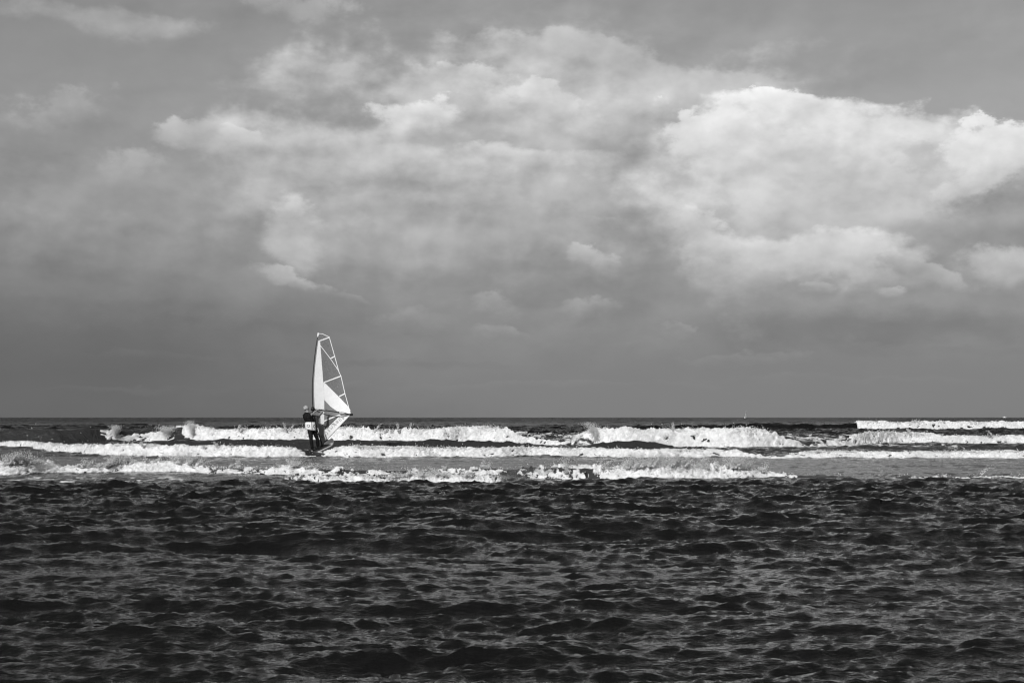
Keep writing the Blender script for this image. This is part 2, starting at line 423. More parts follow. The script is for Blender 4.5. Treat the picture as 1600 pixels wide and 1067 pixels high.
# ------------------------------------------------------------------ wave trains
# each line: x, y of the foot of the wave face, height, how much of the face is foam
LINES = {
    'outer': [
        (-80.21, 148.52, 0.063, 0.00), (-33.42, 148.52, 0.063, 0.00), (6.68, 148.52, 0.096, 0.00), (13.37, 148.52, 0.230, 0.00),
        (20.05, 148.52, 0.398, 0.00), (26.74, 148.52, 0.566, 0.00), (33.42, 148.52, 0.633, 0.00), (35.96, 148.52, 0.700, 0.00),
        (36.76, 148.52, 0.707, 0.50), (38.23, 148.52, 0.673, 1.00), (40.11, 148.52, 0.606, 1.00), (43.78, 148.52, 0.707, 1.00),
        (46.79, 148.52, 0.573, 1.00), (53.47, 148.52, 0.640, 1.00), (66.84, 148.52, 0.640, 1.00), (106.95, 148.52, 0.505, 1.00),
    ],
    'main': [
        (-37.17, 68.83, 0.552, 0.00), (-28.58, 70.55, 0.567, 0.00), (-25.40, 70.55, 0.615, 0.00), (-23.18, 70.55, 0.694, 0.00),
        (-20.64, 70.55, 0.630, 0.00), (-20.62, 74.26, 0.698, 0.00), (-20.39, 74.26, 0.624, 0.55), (-20.15, 74.26, 0.639, 0.40),
        (-18.72, 74.26, 0.639, 0.40), (-18.38, 74.26, 0.641, 0.55), (-17.88, 74.26, 0.665, 0.45), (-17.58, 74.26, 0.697, 0.12),
        (-16.88, 74.26, 0.732, 0.00), (-16.22, 72.36, 0.640, 1.00), (-15.31, 72.36, 0.542, 1.00), (-12.70, 70.55, 0.592, 1.00),
        (-10.16, 70.55, 0.560, 1.00), (-8.05, 68.83, 0.671, 1.00), (-6.05, 67.19, 0.533, 1.00), (-3.63, 67.19, 0.563, 1.00),
        (-3.02, 67.19, 0.624, 1.00), (-0.60, 67.19, 0.685, 1.00), (-0.15, 65.63, 0.639, 0.80), (0.43, 64.14, 0.392, 0.50),
        (1.41, 62.71, 0.269, 0.50), (2.82, 62.71, 0.259, 0.35), (3.25, 62.71, 0.512, 0.15), (3.50, 62.71, 0.733, 0.20),
        (3.99, 65.63, 0.609, 1.00), (5.25, 61.35, 0.624, 1.00), (6.61, 58.79, 0.624, 1.00), (8.29, 57.59, 0.663, 1.00),
        (10.37, 57.59, 0.663, 1.00), (11.24, 58.79, 0.464, 0.50), (12.43, 60.04, 0.241, 0.40), (14.63, 61.35, 0.247, 0.40),
        (16.93, 67.19, 0.472, 0.85), (19.05, 70.55, 0.432, 0.90), (21.17, 72.36, 0.345, 0.90), (21.68, 68.83, 0.297, 0.90),
        (24.19, 67.19, 0.320, 0.90), (32.49, 65.63, 0.341, 0.90), (45.16, 62.71, 0.297, 0.50),
    ],
    'swell': [
        (-30.48, 56.44, 0.040, 0.00), (-17.27, 56.44, 0.091, 0.00), (-13.97, 56.44, 0.322, 0.00), (-10.16, 56.44, 0.360, 0.00),
        (-5.08, 56.44, 0.347, 0.00), (-1.27, 56.44, 0.245, 0.00), (2.29, 56.44, 0.066, 0.00), (3.30, 56.44, 0.245, 0.00),
        (4.83, 56.44, 0.322, 0.00), (5.84, 56.44, 0.271, 0.00), (6.86, 56.44, 0.066, 0.00), (11.43, 56.44, 0.066, 0.00),
        (15.24, 56.44, 0.117, 0.00), (40.64, 56.44, 0.040, 0.00),
    ],
    'inner': [
        (-33.87, 62.71, 0.115, 1.00), (-22.58, 62.71, 0.115, 1.00), (-20.81, 60.04, 0.191, 1.00), (-17.25, 53.24, 0.191, 1.00),
        (-15.42, 50.39, 0.203, 1.00), (-13.76, 47.03, 0.273, 1.00), (-12.49, 46.26, 0.310, 1.00), (-10.24, 45.52, 0.284, 1.00),
        (-8.19, 45.52, 0.264, 1.00), (-7.17, 45.52, 0.264, 0.80), (-6.75, 46.26, 0.205, 0.50), (-6.50, 46.26, 0.092, 0.30),
        (-6.00, 46.26, 0.075, 0.40), (-5.74, 45.52, 0.222, 1.00), (-4.84, 44.79, 0.279, 1.00), (-3.66, 45.15, 0.251, 1.00),
        (-2.05, 45.52, 0.222, 1.00), (0.00, 45.89, 0.214, 1.00), (0.86, 47.83, 0.191, 1.00), (2.05, 45.52, 0.201, 1.00),
        (4.06, 45.15, 0.189, 1.00), (6.15, 45.52, 0.160, 1.00), (7.50, 46.26, 0.121, 1.00), (7.54, 44.09, 0.074, 0.50),
        (9.27, 44.79, 0.096, 0.50), (9.68, 44.79, 0.137, 1.00), (12.10, 44.79, 0.126, 1.00), (14.11, 44.79, 0.137, 1.00),
        (16.13, 44.79, 0.157, 1.00), (32.25, 44.79, 0.137, 1.00),
    ],
    'shore': [
        (-16.93, 31.35, 0.209, 1.00), (-11.29, 31.35, 0.209, 1.00), (-10.87, 31.35, 0.223, 1.00), (-10.73, 31.71, 0.226, 0.90),
        (-10.71, 32.07, 0.229, 0.90), (-10.46, 32.07, 0.156, 0.70), (-10.41, 32.81, 0.101, 0.65), (-9.78, 32.44, 0.099, 0.75),
        (-9.38, 32.81, 0.086, 0.90), (-9.26, 33.20, 0.163, 1.00), (-8.52, 33.20, 0.178, 1.00), (-7.53, 32.81, 0.191, 0.90),
        (-7.24, 32.81, 0.131, 0.60), (-6.93, 32.44, 0.099, 0.54), (-5.77, 32.07, 0.097, 0.54), (-5.21, 31.71, 0.125, 0.50),
        (-4.87, 31.35, 0.166, 0.75), (-4.52, 31.35, 0.123, 0.54), (-3.39, 31.35, 0.097, 0.46), (-2.28, 31.71, 0.084, 0.45),
        (-1.43, 31.71, 0.073, 0.40), (-0.85, 31.35, 0.109, 0.55), (0.00, 31.35, 0.115, 0.40), (0.40, 29.40, 0.214, 0.38),
        (1.05, 29.09, 0.235, 0.42), (1.37, 29.09, 0.205, 0.50), (1.56, 29.09, 0.230, 0.03), (1.73, 29.09, 0.223, 0.03),
        (1.94, 29.09, 0.178, 0.95), (2.23, 29.09, 0.191, 1.00), (2.75, 29.09, 0.231, 1.00), (3.27, 29.09, 0.258, 1.00),
        (3.97, 29.40, 0.194, 1.00), (4.81, 29.70, 0.183, 0.95), (5.27, 30.02, 0.089, 0.70), (5.61, 30.02, 0.061, 0.55),
        (6.18, 29.86, 0.040, 0.50), (6.68, 29.70, 0.033, 0.55), (8.60, 29.40, 0.046, 0.60), (10.58, 29.40, 0.046, 0.60),
        (21.17, 29.40, 0.046, 0.60),
    ],
    'shore_front': [
        (-15.88, 29.40, 0.000, 0.00), (-6.35, 30.02, 0.014, 0.30), (-5.03, 29.40, 0.034, 0.50), (-4.19, 28.22, 0.056, 0.60),
        (-3.74, 27.67, 0.061, 0.65), (-3.02, 27.94, 0.062, 0.75), (-2.49, 27.67, 0.061, 0.80), (-1.99, 27.67, 0.099, 0.90),
        (-1.49, 27.67, 0.124, 1.00), (-1.25, 27.67, 0.099, 1.00), (-0.49, 27.40, 0.085, 0.90), (-0.25, 27.40, 0.072, 0.70),
        (-0.10, 28.22, 0.016, 0.00), (20.32, 28.22, 0.000, 0.00),
    ],
}
LINE_FINE = {}
for k in LINES:
    LINES[k] = np.array(LINES[k], dtype=float)
    L_ = LINES[k]
    xf = np.linspace(L_[0, 0], L_[-1, 0], 2400)
    w_ = {'outer': 4.0, 'main': 2.6, 'swell': 2.5, 'inner': 1.3}.get(k, .55)
    n_ = max(2, int(w_ / (xf[1] - xf[0])))
    ker = np.hanning(2 * n_ + 1)
    ker /= ker.sum()
    sm = np.convolve(np.pad(np.interp(xf, L_[:, 0], L_[:, 1]), n_, mode='edge'), ker, 'valid')
    n_ = max(1, n_ // 4)
    ker = np.hanning(2 * n_ + 3)
    ker /= ker.sum()
    sh = np.convolve(np.pad(np.interp(xf, L_[:, 0], L_[:, 2]), n_ + 1, mode='edge'), ker, 'valid')
    LINE_FINE[k] = (xf, sm, sh)


def line_at(k, x):
    L = LINES[k]
    n1 = (vnoise(x * 0.9 + 31, x * 0 + 3.5, 3) - .5)
    n2 = (vnoise(x * 0.21 + 11, x * 0 + 7.5, 4) - .5)
    toe = np.interp(x, LINE_FINE[k][0], LINE_FINE[k][1])
    H = np.interp(x, LINE_FINE[k][0], LINE_FINE[k][2])
    ft = np.interp(x, L[:, 0], L[:, 3])
    toe = toe + (n1 * 0.012 + n2 * 0.02) * toe * 0.6
    return toe, np.maximum(H, 0.0), ft


def wave_shape(H, s):
    """s = distance seaward of the foot; steep face, long back"""
    wf = 0.22 + 0.75 * H
    wb = 0.9 + 4.0 * H
    front = np.clip(s / wf, 0, 1)
    front = front ** 1.6 * (1.75 - 0.75 * front ** 2.2)
    front = np.minimum(front, 1.0)
    back = np.exp(-(np.maximum(s - wf, 0) / wb) ** 2)
    return H * np.where(s < wf, front, back)


SWELL_ORDER = list(LINES)


def breakers(x, y):
    z = np.zeros_like(x)
    for k in SWELL_ORDER:
        toe, H, ft = line_at(k, x)
        z = np.maximum(z, wave_shape(H, y - toe)) + 0.0
    return z


# wind chop: periodic spectra evaluated by FFT, with sharpened crests
def tile(L, n, lam_peak, lam_min, wdir, spread, chop, seed):
    r = np.random.default_rng(seed)
    k1 = np.fft.fftfreq(n, L / n) * 2 * np.pi
    kx, ky = np.meshgrid(k1, k1, indexing='ij')
    kk = np.hypot(kx, ky)
    kk[0, 0] = 1
    kp = 2 * np.pi / lam_peak
    S = kk ** -3.6 * np.exp(-1.2 * (kp / kk) ** 2) * np.exp(-(kk * lam_min / 2 / np.pi) ** 2)
    cs = (kx * math.cos(wdir) + ky * math.sin(wdir)) / kk
    S *= np.abs(cs) ** spread * np.where(cs < 0, 0.25, 1.0) + 0.02
    S[0, 0] = 0
    h = np.sqrt(S) * (r.normal(size=(n, n)) + 1j * r.normal(size=(n, n)))
    z = np.fft.ifft2(h).real
    s = z.std()
    dx = np.fft.ifft2(1j * kx / kk * h).real / s * chop
    dy = np.fft.ifft2(1j * ky / kk * h).real / s * chop
    return (z / s, dx, dy, L, n)


def sample(T, x, y, rot):
    c, s = math.cos(rot), math.sin(rot)
    L, n = T[3], T[4]
    a = (c * x + s * y) / L * n
    b = (-s * x + c * y) / L * n
    ai = np.floor(a).astype(np.int64)
    bi = np.floor(b).astype(np.int64)
    fa, fb = a - ai, b - bi
    a0, a1, b0, b1 = ai % n, (ai + 1) % n, bi % n, (bi + 1) % n
    o = []
    for q in T[:3]:
        o.append((q[a0, b0] * (1 - fa) + q[a1, b0] * fa) * (1 - fb) + (q[a0, b1] * (1 - fa) + q[a1, b1] * fa) * fb)
    return o[0], c * o[1] - s * o[2], s * o[1] + c * o[2]


T_RIP = tile(3.7, 256, 0.26, 0.03, -1.80, 3.0, 0.7, 3)
T_CHOP = tile(14.3, 512, 0.85, 0.07, -1.50, 7.0, 0.8, 4)
T_SEA = tile(71.0, 512, 3.2, 0.3, -1.62, 7.0, 0.8, 5)
T_FAR = tile(410.0, 512, 26.0, 3.0, -1.60, 3.0, 1.0, 6)

YR = np.array([0., 9., 16., 24., 27., 30., 34., 44., 47., 60., 75., 110., 200., 400., 900., 2500., 9000.])
A_RIP = np.array([.0050, .0055, .0068, .0085, .0085, .005, .003, .003, .004, .004, .0, .0, .0, .0, 0, 0, 0])
A_CHOP = np.array([.0085, .0102, .0170, .021, .019, .013, .008, .008, .018, .026, .026, .028, .02, .0, 0, 0, 0])
A_SEA = np.array([.010, .013, .027, .029, .023, .010, .008, .008, .02, .03, .04, .055, .08, .09, .05, 0, 0])
A_FAR = np.array([.0, .0, .0, .0, .0, .0, .0, .0, .0, .0, .02, .05, .10, .20, .28, .25, .2])


def sea_at(x, y):
    """displaced position of the water surface over rest point (x, y)"""
    z = breakers(x, y)
    dx = np.zeros_like(x)
    dy = np.zeros_like(x)
    # low swells rolling through the shallows in front of the shore break
    for yc, h, w, sl, ph in ((15.2, .125, .95, .03, 0.), (20.2, .085, .8, -.03, 2.), (11.2, .035, .7, .07, 4.),
                             (8.6, .03, .55, -.06, 1.), (25.0, .05, .8, .02, 3.)):
        yy = yc + sl * x + 0.5 * np.sin(x * .55 + ph) + 0.25 * np.sin(x * 1.7 + 2 * ph)
        hh = h * (0.25 + 1.2 * vnoise(x * .33 + ph * 7, y * .2 + ph, 5))
        s = y - yy
        z = z + hh * np.where(s < 0, np.exp(-(s / w) ** 2), np.exp(-(s / (1.9 * w)) ** 2))
    gust = 0.40 + 1.25 * fbm(x * .10 + 5, y * .16 + 3, 4, .55, 2)
    gust = gust + (1.15 - gust) * sstep(15, 19, y) * (1 - sstep(27, 30, y))
    for T, A, rot, ch in ((T_RIP, A_RIP, .3, .006), (T_CHOP, A_CHOP, 0., .045), (T_SEA, A_SEA, .12, .10), (T_FAR, A_FAR, -.1, .4)):
        a = np.interp(y, YR, A) * gust
        q, qx, qy = sample(T, x, y, rot)
        z = z + a * q
        dx = dx + qx * a * 1.0
        dy = dy + qy * a * 1.0
    return x + dx, y + dy, z


# ------------------------------------------------------------------ sea
rows = [4.2]
while rows[-1] < 9500:
    y = rows[-1]
    if y < 30:
        d = 0.026 + (y - 4.2) * 0.0034
    elif y < 100:
        d = 0.115 + (y - 30) * 0.0012
    elif y < 200:
        d = 0.20 + (y - 100) * 0.004
    else:
        d = 0.006 * y
        d = max(0.6, 0.012 * y)
    rows.append(y + d)
rows = np.array(rows)
ud = np.linspace(-0.40, 0.40, 700)
uo = np.concatenate([np.linspace(.405, .75, 36), [.9, 1.2, 1.8, 3, 6, 15]])
us = np.concatenate([-uo[::-1], ud, uo])
UU, YY = np.meshgrid(us, rows)
XX = UU * YY
sx, sy, sz = sea_at(XX, YY)
nr, nc = XX.shape
verts = np.stack([sx, sy, sz], -1).reshape(-1, 3)
idx = np.arange(nr * nc).reshape(nr, nc)
faces = np.stack([idx[:-1, :-1], idx[:-1, 1:], idx[1:, 1:], idx[1:, :-1]], -1).reshape(-1, 4)
# apron behind the viewer
n0 = len(verts)
verts = np.concatenate([verts, [(-400, -200, -.12), (400, -200, -.12), (400, 4.6, -.12), (-400, 4.6, -.12)]])
faces = np.concatenate([faces, [[n0, n0 + 1, n0 + 2, n0 + 3]]])

# thin lacy foam left lying on the water, cloudy water churned up by the surf, and painted brightening at the shore break
foam = np.zeros_like(XX)
for k, back, amt in (('outer', 6, .42), ('main', 5, .50), ('inner', 2.0, .40), ('shore', 1.0, .40), ('shore_front', .7, .38)):
    toe, H, ft = line_at(k, XX)
    s = YY - toe
    on = sstep(.15, .5, ft) * sstep(.02, .12, H)
    foam = np.maximum(foam, amt * on * sstep(-.25, .1, s) * np.exp(-np.maximum(s - .5, 0) / back))
UU_ = XX / YY
patch = sstep(.10, .16, UU_) * sstep(48, 51, YY) * (1 - sstep(60, 66, YY))
foam = np.maximum(foam, .40 * patch)
patch = sstep(-.03, -.01, UU_) * (1 - sstep(.055, .07, UU_)) * sstep(60, 64, YY) * (1 - sstep(105, 130, YY))
foam = np.maximum(foam, .52 * patch)
patch2 = sstep(.16, .19, UU_) * (1 - sstep(.30, .33, UU_)) * sstep(55, 60, YY) * (1 - sstep(100, 120, YY))
foam = np.maximum(foam, .50 * patch2)
foam = np.maximum(foam, .44 * sstep(25.6, 27.6, YY) * (1 - sstep(29.5, 33, YY)) * (1 - sstep(.02, .06, UU_)))
foam = np.maximum(foam, .30 * sstep(85, 90, YY) * (1 - sstep(100, 115, YY)) * (1 - sstep(-.30, -.26, UU_)))
turb_lift = sstep(30.5, 33.5, YY) * (1 - sstep(44.5, 47, YY)) * .85
turb_lift = np.maximum(turb_lift, .45 * sstep(28.0, 29.2, YY) * (1 - sstep(31, 34, YY)))  # brightening painted into the water colour, lifts the dark shore-break face
turb_lift = np.maximum(turb_lift, .3 * sstep(46, 48, YY) * (1 - sstep(95, 110, YY)))
foam = np.concatenate([foam.ravel(), np.zeros(4)])
turb_lift = np.concatenate([turb_lift.ravel(), np.zeros(4)])

wm, wt, wb_ = material('sea_water', 0.10, 0.01, 0.5)
q = G(wt)
wb_.inputs['IOR'].default_value = 1.31
geo = wt.nodes.new('ShaderNodeNewGeometry').outputs['Position']
at = wt.nodes.new('ShaderNodeAttribute')
at.attribute_name = 'foam'
au = wt.nodes.new('ShaderNodeAttribute')
au.attribute_name = 'turbid_lift'
lace = q.noise(q.vm('MULTIPLY', geo, (.42, .16, .4)), 1.0, 6.0, .60, 1.2)
fine = q.noise(q.vm('MULTIPLY', geo, (3.0, 1.4, 3.0)), 1.0, 4.0, .6, .8)
nn = q.m('MULTIPLY_ADD', fine, .35, q.m('MULTIPLY', lace, .75))
th = q.m('SUBTRACT', 0.86, q.m('MULTIPLY', at.outputs['Fac'], .58))
mask = q.m('SMOOTH_MIN', q.rng(q.m('SUBTRACT', nn, th), -.03, .07, 0, 1, 'SMOOTHSTEP'), 1.0, 0.0)
mask = q.m('MULTIPLY', mask, q.rng(at.outputs['Fac'], .02, .12, 0, 1))
wcol = q.mix(au.outputs['Fac'], .006, .085)
col = q.mix(mask, wcol, .74)
wt.links.new(q.comb(col, col, col), wb_.inputs['Base Color'])
dist = q.vm('LENGTH', geo)
rgh = q.rng(dist, 5, 400, .035, .34)
wt.links.new(q.mix(mask, rgh, .9), wb_.inputs['Roughness'])
wt.links.new(q.mix(mask, .34, .15), wb_.inputs['Specular IOR Level'])
rip = q.noise(q.vm('MULTIPLY', geo, (16.0, 24.0, 16.0)), 1.0, 3.0, .55, .3)
chp = q.noise(q.vm('MULTIPLY', geo, (2.2, 4.0, 2.2)), 1.0, 4.0, .6, .3)
swl = q.noise(q.vm('MULTIPLY', geo, (.25, .45, .25)), 1.0, 4.0, .6, .3)
hgt = q.m('MULTIPLY', rip, .012)
hgt = q.m('MULTIPLY_ADD', q.m('MULTIPLY', chp, q.rng(dist, 20, 70, 0, .13)), 1.0, hgt)
hgt = q.m('MULTIPLY_ADD', q.m('MULTIPLY', swl, q.rng(dist, 80, 300, 0, 2.2)), 1.0, hgt)
bmp = wt.nodes.new('ShaderNodeBump')
bmp.inputs['Strength'].default_value = 1.0
bmp.inputs['Distance'].default_value = 1.0
wt.links.new(hgt, bmp.inputs['Height'])
wt.links.new(bmp.outputs[0], wb_.inputs['Normal'])

me = mesh_from('sea', verts, faces, True, wm)
for nm, arr in (('foam', foam), ('turbid_lift', turb_lift)):
    a = me.attributes.new(nm, 'FLOAT', 'POINT')
    a.data.foreach_set('value', arr.astype(np.float32))
sea = link('sea', me)
tag(sea, kind='structure')

# ------------------------------------------------------------------ whitewater
fm, ft_, fb = material('whitewater_foam', .85, .82, .2)
q = G(ft_)
geo = ft_.nodes.new('ShaderNodeNewGeometry').outputs['Position']
n = q.noise(geo, 5.5, 5.0, .62, .5)
n2 = q.noise(q.vm('MULTIPLY', geo, (.8, .8, 1.6)), 1.0, 4.0, .6, .6)
v = q.m('MULTIPLY', q.rng(n, .30, .62, .50, .74), q.rng(n2, .3, .6, .78, 1.0))
ad = ft_.nodes.new('ShaderNodeAttribute')
ad.attribute_name = 'dens'
mk = q.m('MULTIPLY_ADD', q.noise(geo, 9.0, 5.0, .65, .8), .9, q.m('SUBTRACT', ad.outputs['Fac'], .72))
mk = q.rng(mk, -.10, .22, 0, 1, 'SMOOTHSTEP')
v = q.mix(mk, .03, v)
ft_.links.new(q.comb(v, v, v), fb.inputs['Base Color'])
ft_.links.new(q.mix(mk, .15, .85), fb.inputs['Roughness'])
ft_.links.new(q.m('MULTIPLY', mk, .6), fb.inputs['Subsurface Weight'])
fb.inputs['Subsurface Radius'].default_value = (.12, .12, .12)
fb.inputs['Subsurface Scale'].default_value = 1.0
bmp = ft_.nodes.new('ShaderNodeBump')
bmp.inputs['Strength'].default_value = .9
bmp.inputs['Distance'].default_value = .02
ft_.links.new(q.noise(geo, 11.0, 5.0, .65, .4), bmp.inputs['Height'])
ft_.links.new(bmp.outputs[0], fb.inputs['Normal'])

# airborne spray: droplets pass light on as well as throwing it back
M_spray = bpy.data.materials.new('spray')
M_spray.use_nodes = True
st_ = M_spray.node_tree
st_.nodes.clear()
q = G(st_)
geo = st_.nodes.new('ShaderNodeNewGeometry').outputs['Position']
v = q.rng(q.noise(geo, 8.0, 2.0, .5), .3, .7, .78, .92)
d1 = st_.nodes.new('ShaderNodeBsdfDiffuse')
d2 = st_.nodes.new('ShaderNodeBsdfTranslucent')
for d_ in (d1, d2):
    st_.links.new(q.comb(v, v, v), d_.inputs[0])
ms = st_.nodes.new('ShaderNodeMixShader')
ms.inputs[0].default_value = .45
st_.links.new(d1.outputs[0], ms.inputs[1])
st_.links.new(d2.outputs[0], ms.inputs[2])
so_ = st_.nodes.new('ShaderNodeOutputMaterial')
st_.links.new(ms.outputs[0], so_.inputs[0])

OCT_V = np.array([(1, 1, 1), (-1, -1, 1), (-1, 1, -1), (1, -1, -1)], float)
OCT_F = np.array([(0, 2, 1), (0, 1, 3), (0, 3, 2), (1, 2, 3)])


def drops(pts, size, stretch):
    """little uneven blobs of water, one per point"""
    n = len(pts)
    v = OCT_V[None] * (0.6 + 0.8 * rng.random((n, 4, 1)))
    v = v * size[:, None, None]
    v[:, :, 2] *= stretch[:, None]
    ang = rng.random(n) * 6.28
    c, s = np.cos(ang)[:, None], np.sin(ang)[:, None]
    vx = c * v[:, :, 0] - s * v[:, :, 1]
    vy = s * v[:, :, 0] + c * v[:, :, 1]
    v[:, :, 0], v[:, :, 1] = vx, vy
    tilt = rng.normal(size=(n, 1)) * .5
    v[:, :, 0] += v[:, :, 2] * tilt
    return (v + pts[:, None, :]).reshape(-1, 3), (OCT_F[None] + 4 * np.arange(n)[:, None, None]).reshape(-1, 3)


def roller(key, label, x0, x1, lump, spray, jets=0, jet_h=.3, seed=0, thick=.10, rag=.6, spk=.5, holes=0., streak=.5, plumes=()):
    L = LINES[key]
    md = np.median(L[:, 1])
    step = md * 1.15 / 1422
    xs = np.arange(x0, x1, step)
    toe, H, ft = line_at(key, xs)
    wf = 0.22 + .75 * H
    t = np.concatenate([np.linspace(-.14, 1, 26), 1 + np.linspace(.05, 1, 20) ** 1.2 * 3.2])
    X = np.repeat(xs[:, None], len(t), 1)
    S = t[None] * wf[:, None]
    Y = toe[:, None] + S
    Hh = H[:, None] + 0 * S
    bx, by, bz = sea_at(X, Y)
    # arc coordinate along the face for the lumps
    A = np.where(t < 1, t * (wf[:, None] + H[:, None]) * .8, (wf[:, None] + H[:, None]) * .8 + (t - 1) * wf[:, None])
    sc_ = lump
    bil = 1 - np.abs(2 * fbm(X / sc_ + seed, A / sc_ + 3, 3, .5, seed) - 1) * 2.2
    big = fbm(X / (sc_ * 3.2) + 7, A / (sc_ * 2.5), 3, .5, seed + 2)
    fin = fbm(X / (sc_ * .28) + 3, A / (sc_ * .28), 3, .6, seed + 3)
    # how much of the face is foam here
    Xw = X + (fbm(X / (sc_ * 2.2) + 13, A / (sc_ * 1.2) + 21, 4, .6, seed + 6) - .5) * sc_ * 5 + (A - .25) * .9
    f = line_at(key, Xw)[2]
    f = f + (fbm(X / (sc_ * 2.0) + 40, A / (sc_ * 1.4) + 5, 4, .55, seed + 1) - .5) * rag * sstep(0.02, .2, f)
    reach = np.where(t < 1, t, 1 + (t - 1) * .28)
    on = sstep(.0, .18, f * 1.75 - reach + (big - .5) * .5)
    on = on * sstep(0.03, .12, f) * sstep(.015, .06, Hh)
    on = on * sstep(-.16, .02, t)[None]
    th_ = sstep(.1, .7, f) * (thick * (.5 + Hh) * (.35 + .8 * bil + .5 * (big - .4)) + .22 * thick * (fin - .5)) * 1.0
    crest = np.exp(-((t - 1.0) / .38) ** 2)[None]
    spike = np.maximum(fbm(X / (sc_ * .38) + 9, A / (sc_ * 1.2) + 1, 3, .6, seed + 4) - .55, 0) ** 1.1 * 1.9
    out = on * (th_ + spk * spike * crest * sstep(.5, .95, f) * (Hh * .75 + .06)) - (1 - on) * .10 - .012
    fr = np.clip(1 - t, 0, 1)[None] ** .6
    ny, nz = -.85 * fr, np.sqrt(1 - (.85 * fr) ** 2)
    wob = (fbm(X / (sc_ * .6) + 2, A / (sc_ * .6) + 8, 3, .55, seed + 5) - .5) * on
    P = np.stack([bx + wob * .25 * sc_, by + out * ny, bz + out * nz], -1)
    # how dense the foam is: torn and see-through at its edges
    dens = on * (.55 + .9 * f) + (bil - .45) * .35 + (fin - .5) * .6 - holes * (.75 - .5 * sstep(.6, 1.1, f)) + .12 * crest
    dens = dens + (fbm(X / (sc_ * .45) + 3, A / (sc_ * 1.8) + 2, 3, .55, seed + 7) - .5) * streak - .10
    dens = np.clip(dens, 0, 1)
    nx, nt = X.shape
    id_ = np.arange(nx * nt).reshape(nx, nt)
    fq = np.stack([id_[:-1, :-1], id_[1:, :-1], id_[1:, 1:], id_[:-1, 1:]], -1).reshape(-1, 4)
    keep = (on.ravel()[fq] > .10).any(1) & (dens.ravel()[fq] > .14).any(1)
    fq = fq[keep]
    tri = np.concatenate([fq[:, [0, 1, 2]], fq[:, [0, 2, 3]]])
    V = P.reshape(-1, 3)
    used = np.unique(tri)
    remap = np.zeros(len(V), np.int64)
    remap[used] = np.arange(len(used))
    V, tri = V[used], remap[tri]
    dens = dens.ravel()[used]
    # spray tossed off the crest
    wgt = (sstep(.45, .9, ft) * sstep(.05, .15, H) + .02) * np.clip(vnoise(xs / (sc_ * 2.4) + 3, xs * 0 + 5, seed) * 1.6 - .35, 0.02, 1)
    pr = wgt / wgt.sum()
    i = rng.choice(len(xs), spray, p=pr)
    tt = rng.normal(1.0, .28, spray)
    Hs = H[i]
    up = np.abs(rng.exponential(.075, spray)) * (Hs * .9 + .12) * (.4 + 1.2 * vnoise(xs[i] / (sc_ * .7) + 1, xs[i] * 0 + 2, seed))
    yy = toe[i] + tt * wf[i] - up * .15
    pts = np.stack([xs[i] + rng.normal(0, .02, spray) + up * .15, yy,
                    wave_shape(Hs, tt * wf[i]) + thick * .5 * (.5 + Hs) + up], -1)
    px = md / 1422
    size = px * (.11 + .26 * rng.random(spray) ** 3) * np.clip(1.4 - up / (.6 * Hs + .2), .35, 1.2)
    st = 1 + rng.random(spray) * .9
    allp, alls, allt = [pts], [size], [st]
    # jets: fingers of water thrown up where the wave collapses
    for j in range(jets):
        i0 = rng.choice(len(xs), p=pr)
        nj = 110
        u = rng.random(nj) ** 1.4
        hj = jet_h * (.35 + .9 * rng.random()) * (.3 + H[i0] * 1.6)
        lean = rng.normal(.1, .5)
        cx = xs[i0] + u * hj * lean + rng.normal(0, .018, nj) * (1 + 1.5 * u)
        cz = wave_shape(H[i0], wf[i0] * .9) + thick * .3 + u * hj * (1 - .25 * u)
        cy = toe[i0] + wf[i0] * rng.uniform(.3, 1.2) + rng.normal(0, .03, nj) - u * hj * .25
        allp.append(np.stack([cx, cy, cz], -1))
        alls.append(px * (1.35 - u) * (.16 + .30 * rng.random(nj) ** 2))
        allt.append(1 + rng.random(nj))
    for (qx, n_, wd, hh, ln) in plumes:
        Hq, tq = np.interp(qx, xs, H), np.interp(qx, xs, toe)
        u = rng.random(n_) ** 1.8
        spread_ = wd * (.25 + .9 * u)
        ppx = qx + rng.normal(0, 1, n_) * spread_ * .5 + ln * u * hh
        ppz = Hq * rng.uniform(.35, 1.0, n_) * (1 - u) + (Hq + hh) * u + rng.normal(0, .03, n_)
        ppy = tq + .3 + rng.normal(0, .2, n_)
        allp.append(np.stack([ppx, ppy, ppz], -1))
        alls.append(md / 1422 * (.09 + .24 * rng.random(n_) ** 4) * (1.15 - .5 * u))
        allt.append(1 + rng.random(n_))
    dv, df = drops(np.concatenate(allp), np.concatenate(alls), np.concatenate(allt))
    me = mesh_from('whitewater', np.concatenate([V, dv]), np.concatenate([tri, df + len(V)]), True, fm)
    me.materials.append(M_spray)
    me.polygons.foreach_set('material_index', np.concatenate([np.zeros(len(tri), np.int32), np.ones(len(df), np.int32)]))
    a = me.attributes.new('dens', 'FLOAT', 'POINT')
    a.data.foreach_set('value', np.concatenate([dens, np.ones(len(dv))]).astype(np.float32))
    o = link('whitewater', me)
    tag(o, label, 'foam', None, 'stuff')
    return o


